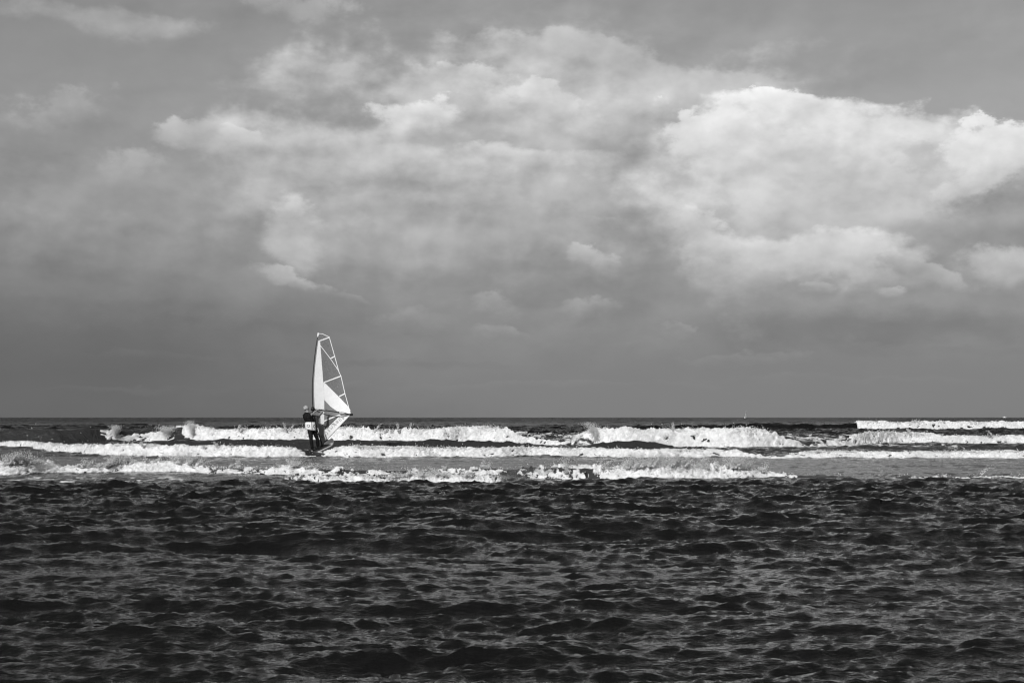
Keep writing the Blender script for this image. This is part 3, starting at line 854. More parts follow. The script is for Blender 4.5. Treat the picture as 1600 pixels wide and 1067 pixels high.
roller('outer', 'bright line of whitewater on the farthest breaking wave, out by the horizon', 36, 62, .42, 3000, seed=1, thick=.12, rag=.3, spk=.3, streak=.3)
roller('main', 'tall band of whitewater on the long breaker behind the windsurfer', -31, 32, .26, 9000, jets=14, jet_h=.45, seed=2, thick=.12, rag=.38, spk=.35, streak=.4,
       plumes=((-20.3, 3200, .30, .22, -.5), (-18.0, 3000, .75, .16, -.2), (-16.5, 3200, .28, .40, -.6), (3.75, 3200, .35, .38, -.9), (-3.0, 900, 2.4, .25, .2)))
roller('inner', 'low band of whitewater running past the board at the windsurfer', -26, 19, .17, 8000, jets=10, jet_h=.3, seed=3, thick=.11, rag=.55, spk=.35, streak=.5)
roller('shore', 'ragged splashing foam of the small shore break nearest the dark water', -13, 13, .11, 14000, jets=240, jet_h=.58, seed=4, thick=.11, rag=1.05, spk=.7, holes=.58, streak=1.6,
       plumes=((-10.7, 900, .3, .18, .3), (-4.85, 1100, .14, .30, .1), (3.2, 1800, .9, .14, .2), (-8.4, 900, 1.2, .08, .2), (1.13, 900, .15, .22, -.2)))
roller('shore_front', 'short strip of foam just in front of the shore break, left of centre', -5.8, -.1, .09, 4000, jets=24, jet_h=.4, seed=5, thick=.10, rag=1.1, spk=.7, holes=.68, streak=1.6)


# ------------------------------------------------------------------ windsurf board and rig
import bmesh
S = 0.0226                                   # sail drawing unit in metres
ROOT = Vector((-6.72, 50.4, 0.235))          # foot of the mast
M_white = grey_noise_material('sail_cloth_white', .70, .78, 6.0, .55, .002, spec=.3)
M_grey = grey_noise_material('sail_cloth_grey', .17, .21, 5.0, .5, .002, spec=.3)
M_dgrey = grey_noise_material('sail_cloth_dark_grey', .10, .13, 5.0, .5, .002, spec=.3)
M_black = grey_noise_material('black_carbon', .008, .014, 20.0, .6, spec=.3)
M_rubber = grey_noise_material('black_grip', .01, .018, 60.0, .8, .001, spec=.2)
M_print = grey_noise_material('grey_print', .24, .30, 20.0, .6, spec=.2)
M_tape = grey_noise_material('white_tape', .74, .82, 12.0, .5, spec=.3)
M_rope = grey_noise_material('dark_rope', .03, .05, 40.0, .8, spec=.2)
# clear window film: mostly see-through, a little milky, with a sheen
M_film = bpy.data.materials.new('clear_window_film')
M_film.use_nodes = True
ft2 = M_film.node_tree
ft2.nodes.clear()
q = G(ft2)
tr = ft2.nodes.new('ShaderNodeBsdfTransparent')
tr.inputs[0].default_value = (.90, .90, .90, 1)
df = ft2.nodes.new('ShaderNodeBsdfDiffuse')
df.inputs[0].default_value = (.25, .25, .25, 1)
gl = ft2.nodes.new('ShaderNodeBsdfGlossy')
gl.inputs['Roughness'].default_value = .12
m1 = ft2.nodes.new('ShaderNodeMixShader')
co = ft2.nodes.new('ShaderNodeTexCoord').outputs['Object']
ft2.links.new(q.rng(q.noise(co, 2.0, 4, .6), .3, .7, .10, .22), m1.inputs[0])
ft2.links.new(tr.outputs[0], m1.inputs[1])
ft2.links.new(df.outputs[0], m1.inputs[2])
m2 = ft2.nodes.new('ShaderNodeMixShader')
m2.inputs[0].default_value = .05
ft2.links.new(m1.outputs[0], m2.inputs[1])
ft2.links.new(gl.outputs[0], m2.inputs[2])
fo = ft2.nodes.new('ShaderNodeOutputMaterial')
ft2.links.new(m2.outputs[0], fo.inputs[0])


def sail_pt(a, b, off=0.0):
    """sail drawing (right, up) -> point on the cambered sail, off = towards the viewer"""
    x, z = a * S, b * S
    fr = min(max((a + 16) / 58.0, 0), 1)
    y = .17 * x + .16 * math.sin(math.pi * fr) * (1 - .45 * b / 178.0) - off
    return Vector((x, y, z))


def panel(name, poly, mat, parent, off=0.0, thick=.005, label=None, cuts=4):
    bm = bmesh.new()
    vs = [bm.verts.new((a, b, 0)) for a, b in poly]
    bm.faces.new(vs)
    bmesh.ops.triangulate(bm, faces=bm.faces[:])
    for _ in range(cuts):
        long_e = [e for e in bm.edges if e.calc_length() > 6]
        if not long_e:
            break
        bmesh.ops.subdivide_edges(bm, edges=long_e, cuts=1)
        bmesh.ops.triangulate(bm, faces=bm.faces[:])
    bmesh.ops.recalc_face_normals(bm, faces=bm.faces[:])
    front = {}
    for v in bm.verts:
        front[v.index] = None
    me = bpy.data.meshes.new(name)
    bm.to_mesh(me)
    bm.free()
    n = len(me.vertices)
    co_ = [(v.co.x, v.co.y) for v in me.vertices]
    fs = [tuple(p.vertices) for p in me.polygons]
    edges = {}
    for f in fs:
        for i in range(len(f)):
            e = (f[i], f[(i + 1) % len(f)])
            edges[e] = edges.get(e, 0) + 1
    V = [sail_pt(a, b, off + thick / 2) for a, b in co_] + [sail_pt(a, b, off - thick / 2) for a, b in co_]
    Fc = list(fs) + [tuple(n + i for i in reversed(f)) for f in fs]
    for (i, j) in edges:
        if (j, i) not in edges:
            Fc.append((j, i, n + i, n + j))
    me.clear_geometry()
    me.from_pydata(V, [], Fc)
    me.materials.append(mat)
    o = link(name, me, parent)
    if label:
        o['label'] = label
    return o


def ribbon(pts, w):
    """outline of a strip of width w along a drawn polyline"""
    L, R = [], []
    for i, p in enumerate(pts):
        a = Vector(pts[max(i - 1, 0)])
        b = Vector(pts[min(i + 1, len(pts) - 1)])
        d = (b - a).normalized()
        nrm = Vector((-d.y, d.x)) * w / 2
        L.append((p[0] + nrm.x, p[1] + nrm.y))
        R.append((p[0] - nrm.x, p[1] - nrm.y))
    return L + R[::-1]


def tube(name, pts, radii, mat, parent, seg=10, label=None):
    pts = [Vector(p) for p in pts]
    V, Fc = [], []
    for i, p in enumerate(pts):
        d = (pts[min(i + 1, len(pts) - 1)] - pts[max(i - 1, 0)]).normalized()
        ref = Vector((0, 1, 0)) if abs(d.y) < .9 else Vector((1, 0, 0))
        u = d.cross(ref).normalized()
        w = d.cross(u)
        r = radii[i] if isinstance(radii, (list, tuple)) else radii
        for k in range(seg):
            t = 2 * math.pi * k / seg
            V.append(p + u * math.cos(t) * r + w * math.sin(t) * r)
    for i in range(len(pts) - 1):
        for k in range(seg):
            a, b = i * seg + k, i * seg + (k + 1) % seg
            Fc.append((a, b, b + seg, a + seg))
    Fc.append(tuple(range(seg))[::-1])
    Fc.append(tuple((len(pts) - 1) * seg + k for k in range(seg)))
    me = bpy.data.meshes.new(name)
    me.from_pydata(V, [], Fc)
    for p in me.polygons:
        p.use_smooth = len(p.vertices) == 4
    me.materials.append(mat)
    o = link(name, me, parent)
    if label:
        o['label'] = label
    return o


def smooth_line(pts, n):
    """Catmull-Rom through drawn points"""
    P = [Vector(p) for p in pts]
    P = [2 * P[0] - P[1]] + P + [2 * P[-1] - P[-2]]
    out = []
    m = len(P) - 3
    for k in range(n):
        s = k / (n - 1) * m
        i = min(int(s), m - 1)
        t = s - i
        a, b, c, d = P[i:i + 4]
        out.append(.5 * ((2 * b) + (c - a) * t + (2 * a - 5 * b + 4 * c - d) * t * t + (3 * b - a - 3 * c + d) * t ** 3))
    return out


rig = bpy.data.objects.new('windsurf_board', None)
rig.empty_display_size = .3
rig.location = ROOT
COL.objects.link(rig)
tag(rig, 'windsurf board with tall white and grey panelled sail, ridden through the surf', 'windsurf board')

# board: 2.35 m long, nose lifted and pointing away to the right
HEAD = Matrix.Rotation(math.radians(-14), 4, 'Z') @ Matrix.Rotation(math.radians(9.0), 4, 'X') @ Matrix.Rotation(math.radians(-7), 4, 'Y')
BL = 2.35


def board_section(t):
    """half width and rocker at t = 0 tail .. 1 nose"""
    w = .27 * (1 - (abs(t - .45) / .55) ** 2.6) ** .62 if abs(t - .45) < .55 else 0
    if t < .05:
        w = max(w, .12 + .8 * t)
    rock = .16 * max(0, (t - .6) / .4) ** 2 + .015 * max(0, (.2 - t) / .2) ** 2
    th = .065 * (1 - .45 * abs(2 * t - 1) ** 2)
    return max(w, .012), rock, th


MASTT = .56


def deck(t, u, up=0.0):
    w, rk, th = board_section(t)
    return HEAD @ Vector((u * w, (t - MASTT) * BL, rk + th * (1 - .35 * u * u) - .06 + up))


V, Fc = [], []
NT, NS = 40, 16
for i in range(NT + 1):
    t = i / NT
    w, rk, th = board_section(t)
    for k in range(NS):
        a = 2 * math.pi * k / NS
        u = math.copysign(abs(math.cos(a)) ** .75, math.cos(a))
        s_ = math.copysign(abs(math.sin(a)) ** .7, math.sin(a))
        V.append(HEAD @ Vector((u * w, (t - MASTT) * BL, rk + (th if s_ > 0 else .045) * s_ - .06)))
for i in range(NT):
    for k in range(NS):
        a, b = i * NS + k, i * NS + (k + 1) % NS
        Fc.append((a, b, b + NS, a + NS))
Fc.append(tuple(range(NS))[::-1])
Fc.append(tuple(NT * NS + k for k in range(NS)))
me = bpy.data.meshes.new('board')
me.from_pydata(V, [], Fc)
for p in me.polygons:
    p.use_smooth = len(p.vertices) == 4
M_board = grey_noise_material('board_white_lacquer', .62, .72, 8.0, .3, spec=.5)
me.materials.append(M_board)
board = link('board', me, rig)
# dark non-slip deck pad over the rear two thirds
V, Fc = [], []
n1, n2 = 24, 9
for i in range(n1):
    t = .02 + i / (n1 - 1) * .70
    for k in range(n2):
        u = (-1 + 2 * k / (n2 - 1)) * .88
        V.append(deck(t, u, .004))
for i in range(n1 - 1):
    for k in range(n2 - 1):
        a = i * n2 + k
        Fc.append((a, a + 1, a + 1 + n2, a + n2))
me = bpy.data.meshes.new('deck_pad')
me.from_pydata(V, [], Fc)
me.materials.append(grey_noise_material('deck_grip', .02, .045, 30.0, .8, .002, spec=.2))
pad = link('deck_pad', me, board)
sm_ = pad.modifiers.new('thickness', 'SOLIDIFY')
sm_.thickness = .006
for t, u in ((.16, -.45), (.30, .5), (.38, -.5)):
    pts = [deck(t, u + .34 * math.cos(math.pi * k / 8), .005 + .065 * math.sin(math.pi * k / 8)) for k in range(9)]
    tube('foot_strap', pts, .018, M_rubber, board, 8)
tube('fin', [deck(.06, 0, -.10), deck(.05, 0, -.22), deck(.02, 0, -.36)], [.05, .035, .01], M_black, board, 8)
tube('mast_foot', [deck(MASTT, 0, 0), Vector((0, 0, .03)), Vector((-.01, 0, .12))], [.055, .04, .028], M_black, rig, 12)

# mast: bent carbon tube in front of the luff
mast_xy = smooth_line([(0, 3), (-4.5, 16), (-9.5, 34), (-14, 60), (-15.3, 88), (-14.6, 110), (-11.6, 146), (-7.6, 175)], 40)
tube('mast', [sail_pt(p.x, p.y, -.0) for p in mast_xy], [.022 - .009 * i / 39 for i in range(40)], M_black, rig, 10)
tube('mast_tip', [sail_pt(-7.7, 171.5), sail_pt(-7.3, 174), sail_pt(-7.0, 178.2)], [.028, .030, .024], M_tape, rig, 10)

sail_root = panel('sail', [(-7, 165), (-4.2, 164.5), (-2.5, 143), (.8, 101), (2.2, 80), (2.5, 73), (2.5, 58.5), (-11.5, 58.5), (-12.6, 80), (-12.8, 98), (-11.6, 123), (-9, 148)],
                  M_white, rig, label='white cloth panel along the mast')
SP = sail_root
sleeve = [(p.x + .9, p.y) for p in mast_xy[6:]]
inner = [(-6.8, 172), (-7.2, 165), (-9.2, 148), (-11.8, 123), (-13.0, 98), (-12.8, 80), (-11.7, 58), (-9.8, 45), (-6, 22), (-4, 15)]
panel('luff_sleeve', sleeve + inner, M_grey, SP, thick=.012)
panel('window', [(-6.6, 176.6), (-1, 176.4), (9, 171.6), (-6.5, 166)], M_film, SP)
panel('window', [(-4.0, 163.5), (9.2, 169.6), (24.6, 115), (27, 110.4), (1.2, 101.5), (-2.3, 143)], M_film, SP)
panel('window', [(3.5, 99.8), (27.4, 109.4), (34, 83), (40.2, 62.8), (25.5, 77.8)], M_film, SP)
panel('window', [(2.7, 72.6), (12, 62.6), (23, 54.7), (27, 50.4), (17, 46.8), (2.7, 40.6)], M_grey, SP, label='grey panel crossed by the boom')
panel('window', [(2.7, 39.3), (17, 45.4), (26.6, 49), (2.7, 25.4)], M_dgrey, SP, label='darker grey panel above the lettering')
panel('cloth_panel', [(1, 100.8), (3.3, 99.7), (25.5, 77.6), (39, 63.8), (42.3, 58), (44.2, 50.6), (34, 52.6), (23, 54.9), (12, 62.8), (2.7, 73)],
      M_white, SP, label='white diagonal panel running down to the clew')
panel('cloth_panel', [(43.8, 49.6), (36, 49.2), (27, 48.6), (2.7, 25), (3.0, 17), (4.8, 13.6), (3.6, 8.8)], M_white, SP, label='white foot panel with grey outlined lettering')
panel('cloth_panel', [(-11.4, 58.2), (2.5, 58.2), (2.5, 17.5), (4.2, 13), (3.2, 8.6), (.2, .8), (-2, 5), (-5, 21), (-9, 44)], M_grey, SP, label='grey panel at the foot of the mast')
panel('cloth_panel', [(-3, 47.5), (-1, 55), (2.6, 55), (2.6, 36), (-2.6, 32.8)], M_white, SP, off=.008, label='small white patch below the boom')
for pts, w in (([(-6.6, 165), (9.8, 171.4)], 1.6), ([(11.5, 138), (18.8, 142)], 1.6), ([(2, 100.6), (28, 110.6)], 1.6),
               ([(25.5, 78.6), (34.8, 83.2)], 1.6), ([(2.6, 39.8), (8, 42.5)], 1.7), ([(9.5, 43), (17, 46.2), (27.5, 50)], 1.8)):
    panel('batten', ribbon(pts, w), M_tape, SP, off=.008, thick=.012)
for pts, w in (([(-5, 160), (11.5, 138), (25, 118)], .85), ([(-6.6, 177), (-1, 176.8), (9.6, 172), (17.8, 143), (25, 117), (28.2, 110.5), (34.6, 83), (41.3, 60), (43.5, 56)], .95)):
    panel('seam_tape', ribbon(pts, w), M_tape, SP, off=.006, thick=.008)
panel('foot_rope', ribbon([(44.6, 50.2), (24, 29.2), (3.5, 7.5), (.5, 1)], .75), M_rope, SP, off=.006, thick=.016)
panel('seam_tape', ribbon([(26.5, 49.4), (42, 50.3)], .55), M_rope, SP, off=.008, thick=.006)

# outlined lettering on the foot panel, running up towards the clew
GLY = {'J': [[(.2, .9), (.75, .9), (.75, .25), (.5, 0), (.2, .05), (.05, .3)]],
       'I': [[(.35, 0), (.35, 1), (.6, 1), (.6, 0), (.35, 0)]],
       'W': [[(0, 1), (.1, .1), (.3, .05), (.45, .6), (.6, .05), (.85, .1), (1, 1)]],
       'X': [[(0, 1), (.9, 0)], [(.9, 1), (.0, 0)], [(.15, 1.05), (1.05, .05)]],
       'O': [[(.5 + .45 * math.cos(i * .63), .5 + .5 * math.sin(i * .63)) for i in range(11)], [(.5 + .18 * math.cos(i * 1.05), .5 + .2 * math.sin(i * 1.05)) for i in range(7)]],
       'e': [[(.1, .5), (.85, .55), (.75, .95), (.35, 1), (.05, .6), (.15, .15), (.5, 0), (.9, .15)]],
       'D': [[(.05, 0), (.05, 1), (.5, .95), (.9, .5), (.5, .05), (.05, 0)], [(.3, .25), (.3, .75), (.55, .5), (.3, .25)]]}
for ch, ca, cb, sz in (('J', 6.2, 21, 5.2), ('I', 9.6, 25.5, 5.2), ('W', 13.4, 30, 5.4), ('X', 17.8, 34.6, 6.0), ('O', 22.4, 38.8, 4.6), ('e', 27, 42.4, 4.8), ('D', 31.8, 45.4, 4.2)):
    vs, fs = [], []
    bmv = []
    root_l = None
    allp = []
    for st_ in GLY[ch]:
        pts = []
        for gx, gy in st_:
            lx, ly = (gx - .5) * sz * .85, (gy - .5) * sz
            c_, s_ = math.cos(.76), math.sin(.76)
            pts.append((ca + lx * c_ - ly * s_, cb + lx * s_ + ly * c_))
        allp.append(pts)
    for pts in allp:
        L = ribbon(pts, .62)
        n = len(pts)
        b0 = len(vs)
        vs += [sail_pt(a, b, .006) for a, b in L]
        for i in range(n - 1):
            fs.append((b0 + i, b0 + i + 1, b0 + 2 * n - 2 - i, b0 + 2 * n - 1 - i))
    me = bpy.data.meshes.new('letter')
    me.from_pydata(vs, [], fs)
    me.materials.append(M_print)
    o = link('letter', me, SP)
    so = o.modifiers.new('thickness', 'SOLIDIFY')
    so.thickness = .002
# round emblem near the tack
for r0, mt in ((1.9, M_black), (1.0, M_print)):
    panel('emblem', [(-.4 + r0 * math.cos(i * .524), 16 + r0 * math.sin(i * .524)) for i in range(12)], mt, SP, off=.006 + (.003 if r0 < 1.5 else 0), thick=.003)

# boom: clamp at the mast, two arms to the clew
bm0, bm1 = sail_pt(-14.2, 58.5), sail_pt(44.6, 50.2)
near = [bm0.lerp(bm1, t) + Vector((0, -.20 * math.sin(math.pi * t) ** .8, .02 * math.sin(math.pi * t))) for t in [i / 20 for i in range(21)]]
far = [bm0.lerp(bm1, t) + Vector((0, .38 * math.sin(math.pi * t) ** .8, .02 * math.sin(math.pi * t))) for t in [i / 20 for i in range(21)]]
boom = tube('boom', near, .017, M_rubber, rig, 10)
tube('boom_arm', far, .017, M_rubber, boom, 10)
tube('boom_extension', near[14:18], .019, M_tape, boom, 10)
tube('boom_clamp', [sail_pt(-15.2, 56, .06), sail_pt(-14.2, 59, .06), sail_pt(-14.0, 62, .05)], [.05, .065, .04], M_black, boom, 10)
tube('boom_end', [bm1 + Vector((-.06, 0, .005)), bm1, bm1 + Vector((.06, 0, -.005))], [.03, .042, .034], M_black, boom, 10)
tube('outhaul_rope', [near[13] + Vector((0, -.02, .02)), near[16] + Vector((0, -.02, .03)), bm1], .006, M_rope, boom, 6)
tube('uphaul_rope', [sail_pt(-14.6, 57, .08), sail_pt(-8, 30, .10), sail_pt(-.5, 2, .06)], .007, M_rope, rig, 6)

# ------------------------------------------------------------------ the windsurfer
M_skin = grey_noise_material('skin', .20, .26, 14.0, .5, .001, spec=.4)
M_suit = grey_noise_material('black_neoprene', .006, .010, 14.0, .75, .003, spec=.12)
M_harn = grey_noise_material('white_harness', .72, .8, 16.0, .6, .003, spec=.3)
M_hair = grey_noise_material('pale_hair', .16, .50, 46.0, .7, .006, spec=.3)


def skin(name, verts, edges, radii, mat, parent, root=0, sub=2):
    me = bpy.data.meshes.new(name)
    me.from_pydata(verts, edges, [])
    me.materials.append(mat)
    o = link(name, me, parent)
    md = o.modifiers.new('skin', 'SKIN')
    md.use_smooth_shade = True
    md.branch_smoothing = .4
    lay = me.skin_vertices[0].data
    for i, r in enumerate(radii):
        lay[i].radius = r if isinstance(r, tuple) else (r, r)
        lay[i].use_root = i == root
    sd = o.modifiers.new('smooth', 'SUBSURF')
    sd.levels = sub
    sd.render_levels = sub
    return o


def P3(a, b, y):
    return (a * S, y, b * S)


person = bpy.data.objects.new('person', None)
person.location = ROOT + Vector((.09, 0, -.02))
COL.objects.link(person)
tag(person, 'person in black sleeveless wetsuit and white harness leaning back on the boom, pale hair', 'person')

J = {'pelvis': P3(-16.0, 31, -.66), 'waist': P3(-18.2, 39, -.70), 'chest': P3(-21.4, 47.5, -.72), 'neck0': P3(-22.4, 53.4, -.71),
     'neck': P3(-22.9, 55.6, -.69), 'skull': P3(-24.0, 59.0, -.68), 'crown': P3(-24.8, 62.2, -.68),
     'shL': P3(-28.2, 49.8, -.66), 'shR': P3(-16.6, 52.2, -.78),
     'elR': P3(-6.4, 49.2, -.54), 'wrR': P3(-1.4, 56.4, -.24), 'haR': P3(1.2, 57.7, -.18),
     'elL': P3(-18.6, 51.0, -.34), 'wrL': P3(-11.4, 57.4, -.20), 'haL': P3(-8.8, 58.6, -.16),
     'hipL': P3(-18.2, 27.5, -.70), 'knL': P3(-15.6, 12.5, -.84), 'anL': P3(-13.8, -2.0, -.80), 'toL': P3(-11.8, -4.6, -.66),
     'hipR': P3(-13.2, 28, -.60), 'knR': P3(-8.2, 13.5, -.52), 'anR': P3(-7.0, .2, -.46), 'toR': P3(-4.6, -2.0, -.34)}
order = list(J)
E = [('pelvis', 'waist'), ('waist', 'chest'), ('chest', 'neck0'), ('neck0', 'neck'), ('neck', 'skull'), ('skull', 'crown'),
     ('chest', 'shL'), ('chest', 'shR'), ('shR', 'elR'), ('elR', 'wrR'), ('wrR', 'haR'), ('shL', 'elL'), ('elL', 'wrL'), ('wrL', 'haL'),
     ('pelvis', 'hipL'), ('hipL', 'knL'), ('knL', 'anL'), ('anL', 'toL'), ('pelvis', 'hipR'), ('hipR', 'knR'), ('knR', 'anR'), ('anR', 'toR')]
RAD = {'pelvis': (.13, .11), 'waist': (.13, .11), 'chest': (.165, .13), 'neck0': (.085, .08), 'neck': .068, 'skull': (.082, .092), 'crown': (.06, .068),
       'shL': .066, 'shR': .066, 'elR': .046, 'wrR': .031, 'haR': (.04, .022), 'elL': .046, 'wrL': .031, 'haL': (.04, .022),
       'hipL': .080, 'knL': .052, 'anL': .040, 'toL': (.045, .03), 'hipR': .080, 'knR': .052, 'anR': .040, 'toR': (.045, .03)}
vs = [J[k] for k in order]
rad = [RAD[k] for k in order]
ed = [(order.index(a), order.index(b)) for a, b in E]
# nose, ears, and five bent fingers on each hand closing over the boom
sk = Vector(J['skull'])
for d, r in ((Vector((.085, .055, -.02)), .014), (Vector((.03, -.085, -.01)), .016), (Vector((-.05, .085, -.01)), .016)):
    vs.append(tuple(sk + d))
    rad.append(r)
    ed.append((order.index('skull'), len(vs) - 1))
for hd in ('haR', 'haL'):
    h = Vector(J[hd])
    for k, ln in enumerate((.062, .074, .078, .072, .058)):
        if k == 0:
            p1_ = h + Vector((-.03, .02, -.02))
            p2_ = h + Vector((-.01, .05, -.05))
        else:
            p1_ = h + Vector((-.05 + .022 * k, .03, .018))
            p2_ = h + Vector((-.05 + .022 * k, .03 + ln * .5, -.03))
        b0 = len(vs)
        vs += [tuple(p1_), tuple(p2_)]
        rad += [.0095, .008]
        ed += [(order.index(hd), b0), (b0, b0 + 1)]
skin('body', vs, ed, rad, M_skin, person)


J['hemL'] = tuple(Vector(J['knL']).lerp(Vector(J['anL']), .93))
J['hemR'] = tuple(Vector(J['knR']).lerp(Vector(J['anR']), .93))
J['capL'] = tuple(Vector(J['chest']).lerp(Vector(J['shL']), .95))
J['capR'] = tuple(Vector(J['chest']).lerp(Vector(J['shR']), .92))
J['nb'] = tuple(Vector(J['chest']).lerp(Vector(J['neck0']), .82))
J['bt'] = tuple(Vector(J['pelvis']).lerp(Vector(J['waist']), .75))
J['bb'] = tuple(Vector(J['pelvis']) + Vector((-.01, 0, -.05)))
RAD.update({'hemL': .044, 'hemR': .044, 'capL': .068, 'capR': .068, 'nb': (.085, .08), 'bt': (.14, .115), 'bb': (.165, .135)})


def loft(name, chains, mat, seg=18):
    """closed tapering tubes: each chain is a list of (centre, rx, ry) rings, stacked upwards or downwards"""
    V, Fc = [], []
    for ch in chains:
        pts = smooth_line([c for c, _, _ in ch], 4 * len(ch))
        m_ = len(ch) - 1
        b0 = len(V)
        for i_, c in enumerate(pts):
            s_ = i_ / (len(pts) - 1) * m_
            k_ = min(int(s_), m_ - 1)
            t_ = s_ - k_
            t_ = t_ * t_ * (3 - 2 * t_)
            rx = ch[k_][1] * (1 - t_) + ch[k_ + 1][1] * t_
            ry = ch[k_][2] * (1 - t_) + ch[k_ + 1][2] * t_
            d_ = (pts[min(i_ + 1, len(pts) - 1)] - pts[max(i_ - 1, 0)]).normalized()
            ux = Vector((0, 1, 0)).cross(d_).normalized()
            uy = d_.cross(ux)
            for q_ in range(seg):
                a_ = 2 * math.pi * q_ / seg
                V.append(c + ux * math.cos(a_) * rx + uy * math.sin(a_) * ry)
        for i_ in range(len(pts) - 1):
            for q_ in range(seg):
                a, b = b0 + i_ * seg + q_, b0 + i_ * seg + (q_ + 1) % seg
                Fc.append((a, b, b + seg, a + seg))
        Fc.append(tuple(b0 + q_ for q_ in range(seg))[::-1])
        Fc.append(tuple(b0 + (len(pts) - 1) * seg + q_ for q_ in range(seg)))
    me = bpy.data.meshes.new(name)
    me.from_pydata(V, [], Fc)
    for p in me.polygons:
        p.use_smooth = len(p.vertices) == 4
    me.materials.append(mat)
    return link(name, me, person)


def VJ(k):
    return Vector(J[k])


loft('wetsuit_trousers', [[(VJ('pelvis') + Vector((s_ * .05, 0, .02)), .10, .12), (VJ('hip' + k), .100, .112),
                           (VJ('hip' + k).lerp(VJ('kn' + k), .5), .082, .09), (VJ('kn' + k), .064, .07),
                           (VJ('kn' + k).lerp(VJ('an' + k), .4), .060, .066), (VJ('hem' + k), .052, .054)] for k, s_ in (('L', -1), ('R', 1))], M_suit)
loft('vest', [[(VJ('pelvis') + Vector((0, 0, .06)), .165, .13), (VJ('waist'), .158, .130), (VJ('waist').lerp(VJ('chest'), .5), .168, .135),
               (VJ('chest') + Vector((.01, 0, .0)), .190, .145), (VJ('chest').lerp(VJ('neck0'), .45) + Vector((.012, 0, 0)), .190, .138),
               (VJ('chest').lerp(VJ('neck0'), .72), .185, .125), (VJ('neck0') + Vector((0, 0, .0)), .115, .105), (VJ('neck0') + Vector((0, 0, .025)), .082, .082)]], M_suit)
for side in 'LR':
    a, t = Vector(J['an' + side]), Vector(J['to' + side])
    skin('shoe', [tuple(a + Vector((0, 0, .03))), tuple(a + Vector((0, -.02, -.045))), tuple(t + Vector((0, 0, -.012)))], [(0, 1), (1, 2)],
         [.05, .052, (.052, .036)], M_suit, person, sub=2)
# harness: a broad padded belt round waist and hips, drawn as stacked rings
V, Fc = [], []
rings = 9
axis0 = Vector(J['pelvis']) + Vector((-.035, 0, -.085))
axis1 = Vector(J['waist']) + Vector((0, 0, .005))
for i in range(rings):
    t = i / (rings - 1)
    c = axis0.lerp(axis1, t)
    bulge = math.sin(math.pi * min(max(t, 0), 1)) * .012
    rx, ry = .184 - .014 * t + bulge, .162 - .010 * t + bulge
    for k in range(24):
        a = 2 * math.pi * k / 24
        V.append(c + Vector((math.cos(a) * rx, math.sin(a) * ry, -.035 * math.cos(a) * (1 - t))))
for i in range(rings - 1):
    for k in range(24):
        a, b = i * 24 + k, i * 24 + (k + 1) % 24
        Fc.append((a, b, b + 24, a + 24))
me = bpy.data.meshes.new('harness')
me.from_pydata(V, [], Fc)
for p in me.polygons:
    p.use_smooth = True
me.materials.append(M_harn)
harn = link('harness', me, person)
sm_ = harn.modifiers.new('padding', 'SOLIDIFY')
sm_.thickness = .018


def on_harness(ang, t, up):
    c = axis0.lerp(axis1, t)
    bulge = math.sin(math.pi * t) * .012
    rx, ry = .184 - .014 * t + bulge + up, .162 - .010 * t + bulge + up
    return c + Vector((math.cos(ang) * rx, math.sin(ang) * ry, -.035 * math.cos(ang) * (1 - t)))


for ang0 in (-1.85, -.62):
    V, Fc = [], []
    for k in range(16):
        w_ = 2 * math.pi * k / 16
        for rr in (.055, .034):
            V.append(on_harness(ang0 + rr * math.cos(w_) / .17, .52 + rr * math.sin(w_) / (axis1 - axis0).length, .004))
    for k in range(16):
        a = 2 * k
        b = 2 * ((k + 1) % 16)
        Fc.append((a, b, b + 1, a + 1))
    me = bpy.data.meshes.new('round_emblem')
    me.from_pydata(V, [], Fc)
    me.materials.append(M_dgrey)
    o = link('round_emblem', me, harn)
    sm_ = o.modifiers.new('thickness', 'SOLIDIFY')
    sm_.thickness = .006
V = []
for i in range(7):
    for da in (-.09, .09):
        V.append(on_harness(-1.18 + da, i / 6, .004))
me = bpy.data.meshes.new('side_strap')
me.from_pydata(V, [], [(2 * i, 2 * i + 1, 2 * i + 3, 2 * i + 2) for i in range(6)])
me.materials.append(M_print)
o = link('side_strap', me, harn)
sm_ = o.modifiers.new('thickness', 'SOLIDIFY')
sm_.thickness = .006
# hair: an uneven cap over crown and back of the head
V, Fc = [], []
n1, n2 = 12, 20
c = sk + Vector((-.018, -.02, .028))
for i in range(n1 + 1):
    th = math.pi * i / n1
    for k in range(n2):
        ph = 2 * math.pi * k / n2
        d = Vector((math.sin(th) * math.cos(ph), math.sin(th) * math.sin(ph), math.cos(th)))
        r = .106 + .014 * (float(vnoise(np.array(ph * 3.0 + 2), np.array(th * 4.0), 1)) - .5) * 2
        low = max(0, -d.z - .15)
        r *= 1 - .55 * low * (1.6 if d.x > 0 else .7)
        V.append(c + Vector((d.x * r * .92, d.y * r, d.z * r * .98)))
for i in range(n1):
    for k in range(n2):
        a, b = i * n2 + k, i * n2 + (k + 1) % n2
        Fc.append((a, a + n2, b + n2, b))
me = bpy.data.meshes.new('hair')
me.from_pydata(V, [], Fc)
for p in me.polygons:
    p.use_smooth = True
me.materials.append(M_hair)
link('hair', me, person)

# ------------------------------------------------------------------ boats on the horizon
M_hull = grey_noise_material('boat_white_paint', .68, .76, 1.0, .4, spec=.4)


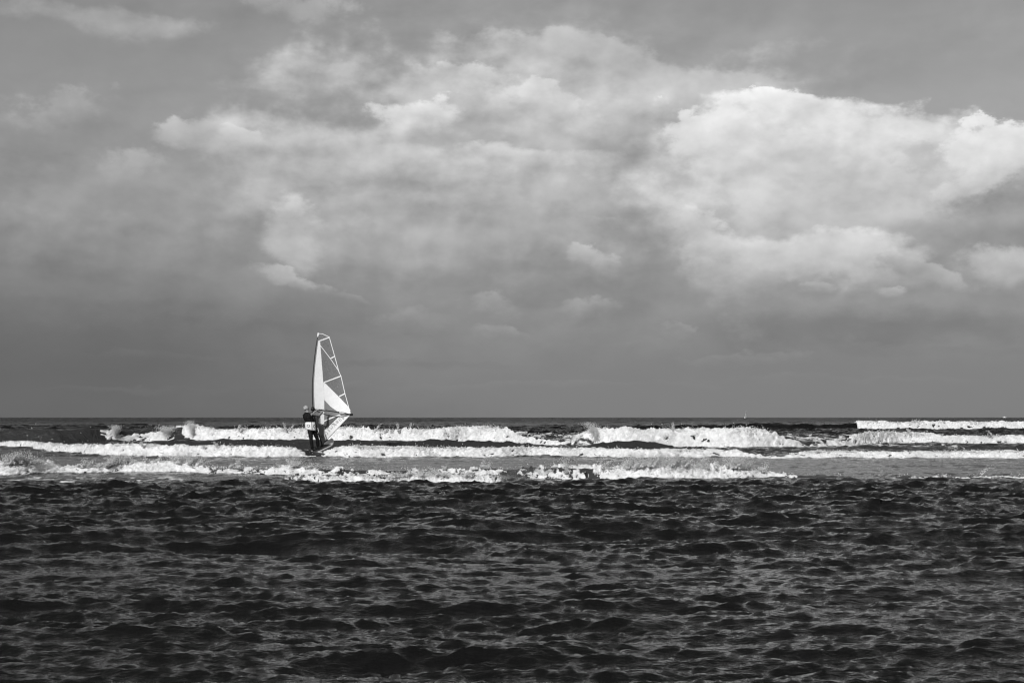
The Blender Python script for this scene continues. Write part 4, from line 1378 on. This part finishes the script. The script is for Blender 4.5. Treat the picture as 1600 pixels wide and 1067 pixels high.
def hull(name, Lh, wd, ht, parent):
    V, Fc = [], []
    n = 13
    for i in range(n):
        t = i / (n - 1)
        w = wd / 2 * (1 - max(0, (t - .35) / .65) ** 2.2) * (1 if t > 0 else .85)
        sh = ht * (1 + .25 * t * t)
        for (u, z) in ((-1, sh), (-.85, ht * .3), (0, -ht * .35), (.85, ht * .3), (1, sh)):
            V.append(((t - .5) * Lh, u * max(w, .02), z))
    for i in range(n - 1):
        for k in range(4):
            a = i * 5 + k
            Fc.append((a, a + 1, a + 6, a + 5))
        Fc.append((i * 5, i * 5 + 5, i * 5 + 9, i * 5 + 4))
    Fc.append((0, 1, 2, 3, 4))
    me = bpy.data.meshes.new(name)
    me.from_pydata(V, [], Fc)
    me.materials.append(M_hull)
    return link(name, me, parent)


boat = bpy.data.objects.new('sailboat', None)
boat.location = (308.6, 1880, .45)
boat.rotation_euler = (0, 0, math.radians(58))
boat.scale = (1.5, 1.5, 1.5)
COL.objects.link(boat)
tag(boat, 'tiny white sailboat far out on the horizon', 'sailboat')
hull('hull', 4.6, 1.5, .75, boat)
tube('mast', [(.4, 0, .6), (.4, 0, 6.4)], [.07, .05], M_dgrey, boat, 8)
tube('boom', [(.4, 0, 1.3), (-1.5, 0, 1.25)], .05, M_dgrey, boat, 8)


def sheet(name, poly, parent, mat, bow=.25):
    n = len(poly)
    V = [(a, bow * math.sin(i), b) for i, (a, b) in enumerate(poly)] + [(a, bow * math.sin(i) + .03, b) for i, (a, b) in enumerate(poly)]
    Fc = [tuple(range(n)), tuple(range(2 * n - 1, n - 1, -1))] + [(i, (i + 1) % n, n + (i + 1) % n, n + i) for i in range(n)]
    me = bpy.data.meshes.new(name)
    me.from_pydata(V, [], Fc)
    me.materials.append(mat)
    return link(name, me, parent)


sheet('mainsail', [(.33, 6.3), (.33, 1.4), (-1.45, 1.35), (-1.0, 3.4), (-.35, 5.2)], boat, M_white, .1)
sheet('jib', [(.55, 5.4), (1.9, .95), (.65, 1.2)], boat, M_white, .1)
cabin_boat = bpy.data.objects.new('motor_boat', None)
cabin_boat.location = (1070, 3095, .25)
COL.objects.link(cabin_boat)
tag(cabin_boat, 'speck of a white motor boat at the far right of the horizon', 'motor boat')
hull('hull', 8.0, 2.6, 1.3, cabin_boat)
me = bpy.data.meshes.new('cabin')
me.from_pydata([(-1.6, -.9, 1.2), (1.4, -.9, 1.2), (.7, -.8, 2.7), (-1.5, -.8, 2.7), (-1.6, .9, 1.2), (1.4, .9, 1.2), (.7, .8, 2.7), (-1.5, .8, 2.7)], [],
               [(0, 1, 2, 3), (5, 4, 7, 6), (1, 5, 6, 2), (4, 0, 3, 7), (3, 2, 6, 7)])
me.materials.append(M_hull)
link('cabin', me, cabin_boat)
tube('aerial', [(-.4, 0, 2.7), (-.5, 0, 4.2)], .05, M_dgrey, cabin_boat, 6)
